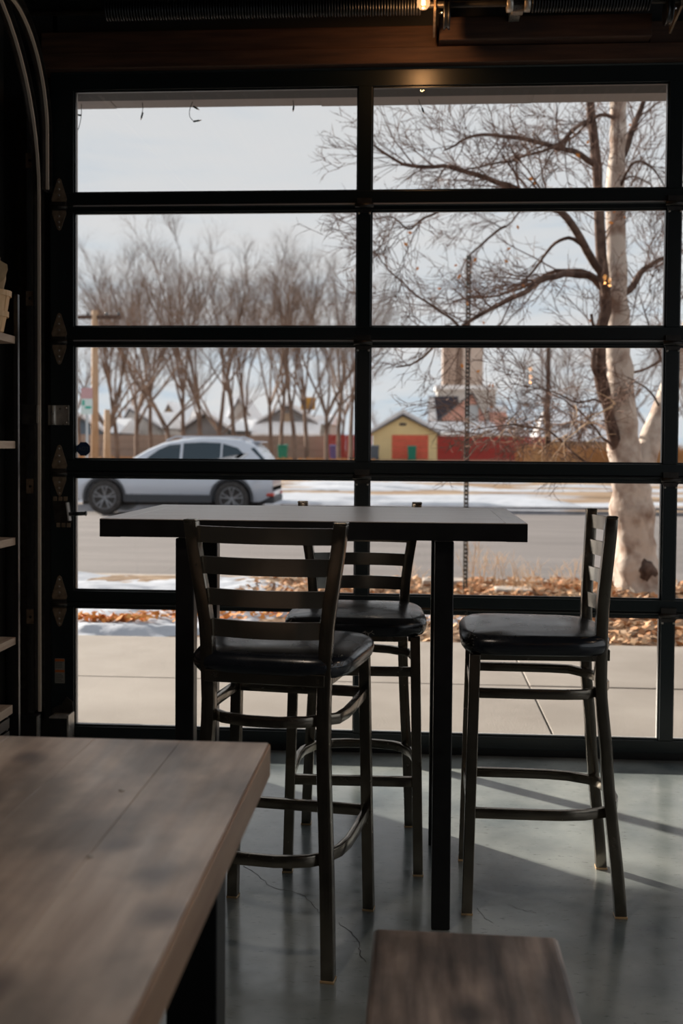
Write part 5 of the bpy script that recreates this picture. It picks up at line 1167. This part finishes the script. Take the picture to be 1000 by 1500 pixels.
for p0, p1, pt, pb, nm in ((622, 729, 613, 634, 'porch_snow'), (731, 768, 614, 634, 'porch_snow')):
    xa, xb = wx_(p0, 98, a), wx_(p1, 98, a); zt_, zb_ = at(0, pt, 98).z-fz(a.x, 98), at(0, pb, 96).z-fz(a.x, 98)
    b = MB(); b.hexa([(xa, -2.4, zb_), (xb, -2.4, zb_), (xb, .0, zb_), (xa, .0, zb_)], [(xa, -2.4, zb_+.25), (xb, -2.4, zb_+.25), (xb-.5, -.1, zt_), (xa+.5, -.1, zt_)]); b.build(nm, M['roof_snow'], t)
    MB().box((xa+.3, -2.0, 0), (xb-.3, 0, zb_)).build('annex_wall', M['fence_red'], t)
xa, xb = wx_(717, 98, a), wx_(741, 98, a); MB().box((xa, -.3, 0), (xb, 2.5, at(0, 600, 98).z-fz(a.x, 98))).build('dormer', M['pink_brick'], t)
MB().box((xa-.15, -.5, at(0, 600, 98).z-fz(a.x, 98)), (xb+.1, 2.6, at(0, 591, 98).z-fz(a.x, 98))).build('dormer_snow', M['roof_snow'], t, bevel=.2)
# brick tower
g0, g1, g2 = at(648, 560, 190), at(672, 560, 190), at(707, 560, 190); zt_ = at(0, 492, 190).z-fz(g0.x, 190)
t = thing('brick_tower', 'tall tan brick tower rising far behind the brick house', 'tower', (g0.x, 190, fz(g0.x, 190)))
MB().box((0, 0, 0), (g1.x-g0.x-.5, 6, zt_)).build('tower_wing', M['tan_dark'], t); MB().box((g1.x-g0.x-.5, .8, 0), (g1.x-g0.x+.6, 6, zt_)).build('tower_recess', M['fence_brown'], t)
MB().box((g1.x-g0.x+.6, 0, 0), (g2.x-g0.x, 6, zt_)).build('tower_block', M['tan_brick'], t)
# snow roofed hall beyond
a, c = at(640, 600, 150), at(726, 600, 150); zg = fz(a.x, 150)
t = thing('flat_hall', 'low white hall in front of the brick tower', 'building', (a.x, 150, zg)); MB().box((0, 0, 0), (c.x-a.x, 8, at(0, 568, 150).z-zg)).build('hall_wall', M['white_wall'], t); MB().box((-.3, -.3, at(0, 568, 150).z-zg), (c.x-a.x+.3, 8, at(0, 562, 150).z-zg)).build('roof_snow', M['roof_snow'], t)
a, c = at(790, 640, 120), at(962, 640, 120); zg = fz(a.x, 120); ze, zr = at(0, 640, 120).z-zg, at(0, 596, 120).z-zg; wd = c.x-a.x
t = thing('long_shed', 'long shed with snow covered roof behind the big tree', 'building', (a.x, 120, zg)); MB().box((0, 0, 0), (wd, 7, ze)).build('shed_wall', M['tan_wall'], t)
b = MB(); b.hexa([(-.5, -.5, ze), (wd+.5, -.5, ze), (wd+.5, 8, ze), (-.5, 8, ze)], [(1, 5.4, zr), (wd-1, 5.4, zr), (wd-1, 5.6, zr), (1, 5.6, zr)]); b.build('shed_roof', M['roof_snow'], t)
for f in (.2, .38, .55, .72): MB().box((wd*f, 1.8, ze+(zr-ze)*.42), (wd*f+1.1, 2.6, ze+(zr-ze)*.58)).build('roof_vent', M['roof_grey'], t)
# tall orange grass belt on the right
def tall_grass(px0, px1, Y, hpx0, hpx1, n, name, label):
    a, c = at(px0, 660, Y), at(px1, 660, Y); b = MB(); vs = []; fs = []
    for _ in range(n):
        x = rnd.uniform(a.x, c.x); y = Y+rnd.uniform(-3, 3); zb = fz(x, y)-.05; h = (at(0, rnd.uniform(hpx0, hpx1), Y).z-fz(x, Y))*rnd.uniform(.75, 1.05); dx = rnd.uniform(-.15, .15)*h; w = .05
        o = len(vs); vs += [(x-w, y, zb), (x+w, y, zb), (x+dx, y+rnd.uniform(-.1, .1), zb+h)]; fs.append((o, o+1, o+2))
    b.add(vs, fs); tag(b.build(name, M['tall_grass']), label, 'grass', kind='stuff')
tall_grass(762, 1010, 58, 640, 650, 5200, 'tall_grass', 'belt of tall rust coloured dry grass behind the big tree')
tall_grass(640, 1010, 50, 672, 680, 3000, 'tall_grass', 'lower fringe of dry grass before the red fence')
tall_grass(100, 548, 76, 664, 672, 2600, 'tall_grass', 'thin fringe of dry grass before the brown fence')

# ------------------------------------------------------------------ hanging mini light strings under the soffit
def mini(px, pts, bulbs, lab):
    Y = .62; o = at(px, 150, Y); t = thing('mini_light_string', lab, 'light string', (o.x, Y, 2.87))
    P = smooth_path([at(x, y, Y)-Vector((o.x, Y, 2.87)) for x, y in pts], 5); MB().tube(P, .0016, 5).build('wire', M['dark_wire'], t)
    for (x, y), (dx, dy) in bulbs:
        a = at(x, y, Y)-Vector((o.x, Y, 2.87)); c = at(x+dx, y+dy, Y)-Vector((o.x, Y, 2.87))
        MB().tube([a, a.lerp(c, .7)], .0042, 8).build('bulb_socket', M['dark_wire'], t); MB().tube([a.lerp(c, .7), c], [.0032, .001], 6).build('mini_bulb', M['amber'], t)
mini(118, [(119, 148), (119, 168), (116, 185), (111, 196)], [((119, 169), (-8, -1)), ((114, 188), (-4, 8))], 'looped mini light wire in the top left pane corner')
mini(208, [(208, 147), (209, 158), (208, 167)], [((209, 165), (-3, 11))], 'short straight mini light drop under the soffit in the top left pane')
mini(280, [(283, 147), (278, 160), (278, 171), (284, 178)], [((283, 156), (9, 5)), ((283, 178), (12, -2))], 'hooked mini light drop right of the short straight one')
mini(430, [(429, 146), (430, 156)], [((430, 155), (-1, 9))], 'tiny mini light drop left of the middle mullion')
mini(615, [(612, 142), (615, 152), (619, 160)], [((618, 158), (3, 9))], 'thin curved mini light drop right of the middle mullion')

# evergreen added out of view; raised crown cuts the sun, trunk casts a stripe
t = thing('sun_block_evergreen', 'dense dark evergreen added left of the door to block sun, out of view', 'tree', (-7.3, 5.6, -.1))
MB().tube([(-.95, 0, 0), (-.9, 0, 3.4)], [.045, .03], 10).build('trunk', M['bark_dark'], t)
b = MB(); r9 = random.Random(5)
for k in range(70):
    z = 3.22+3.3*(k/70); rad = 2.7*(1-.45*(k/70)); a = r9.uniform(0, 6.28); d = r9.uniform(0, rad-.5); b.ball((d*math.cos(a), d*math.sin(a), z), .62, 4, (1, 1, .7))
b.build('foliage', M['roof_dark'], t, kind='stuff')
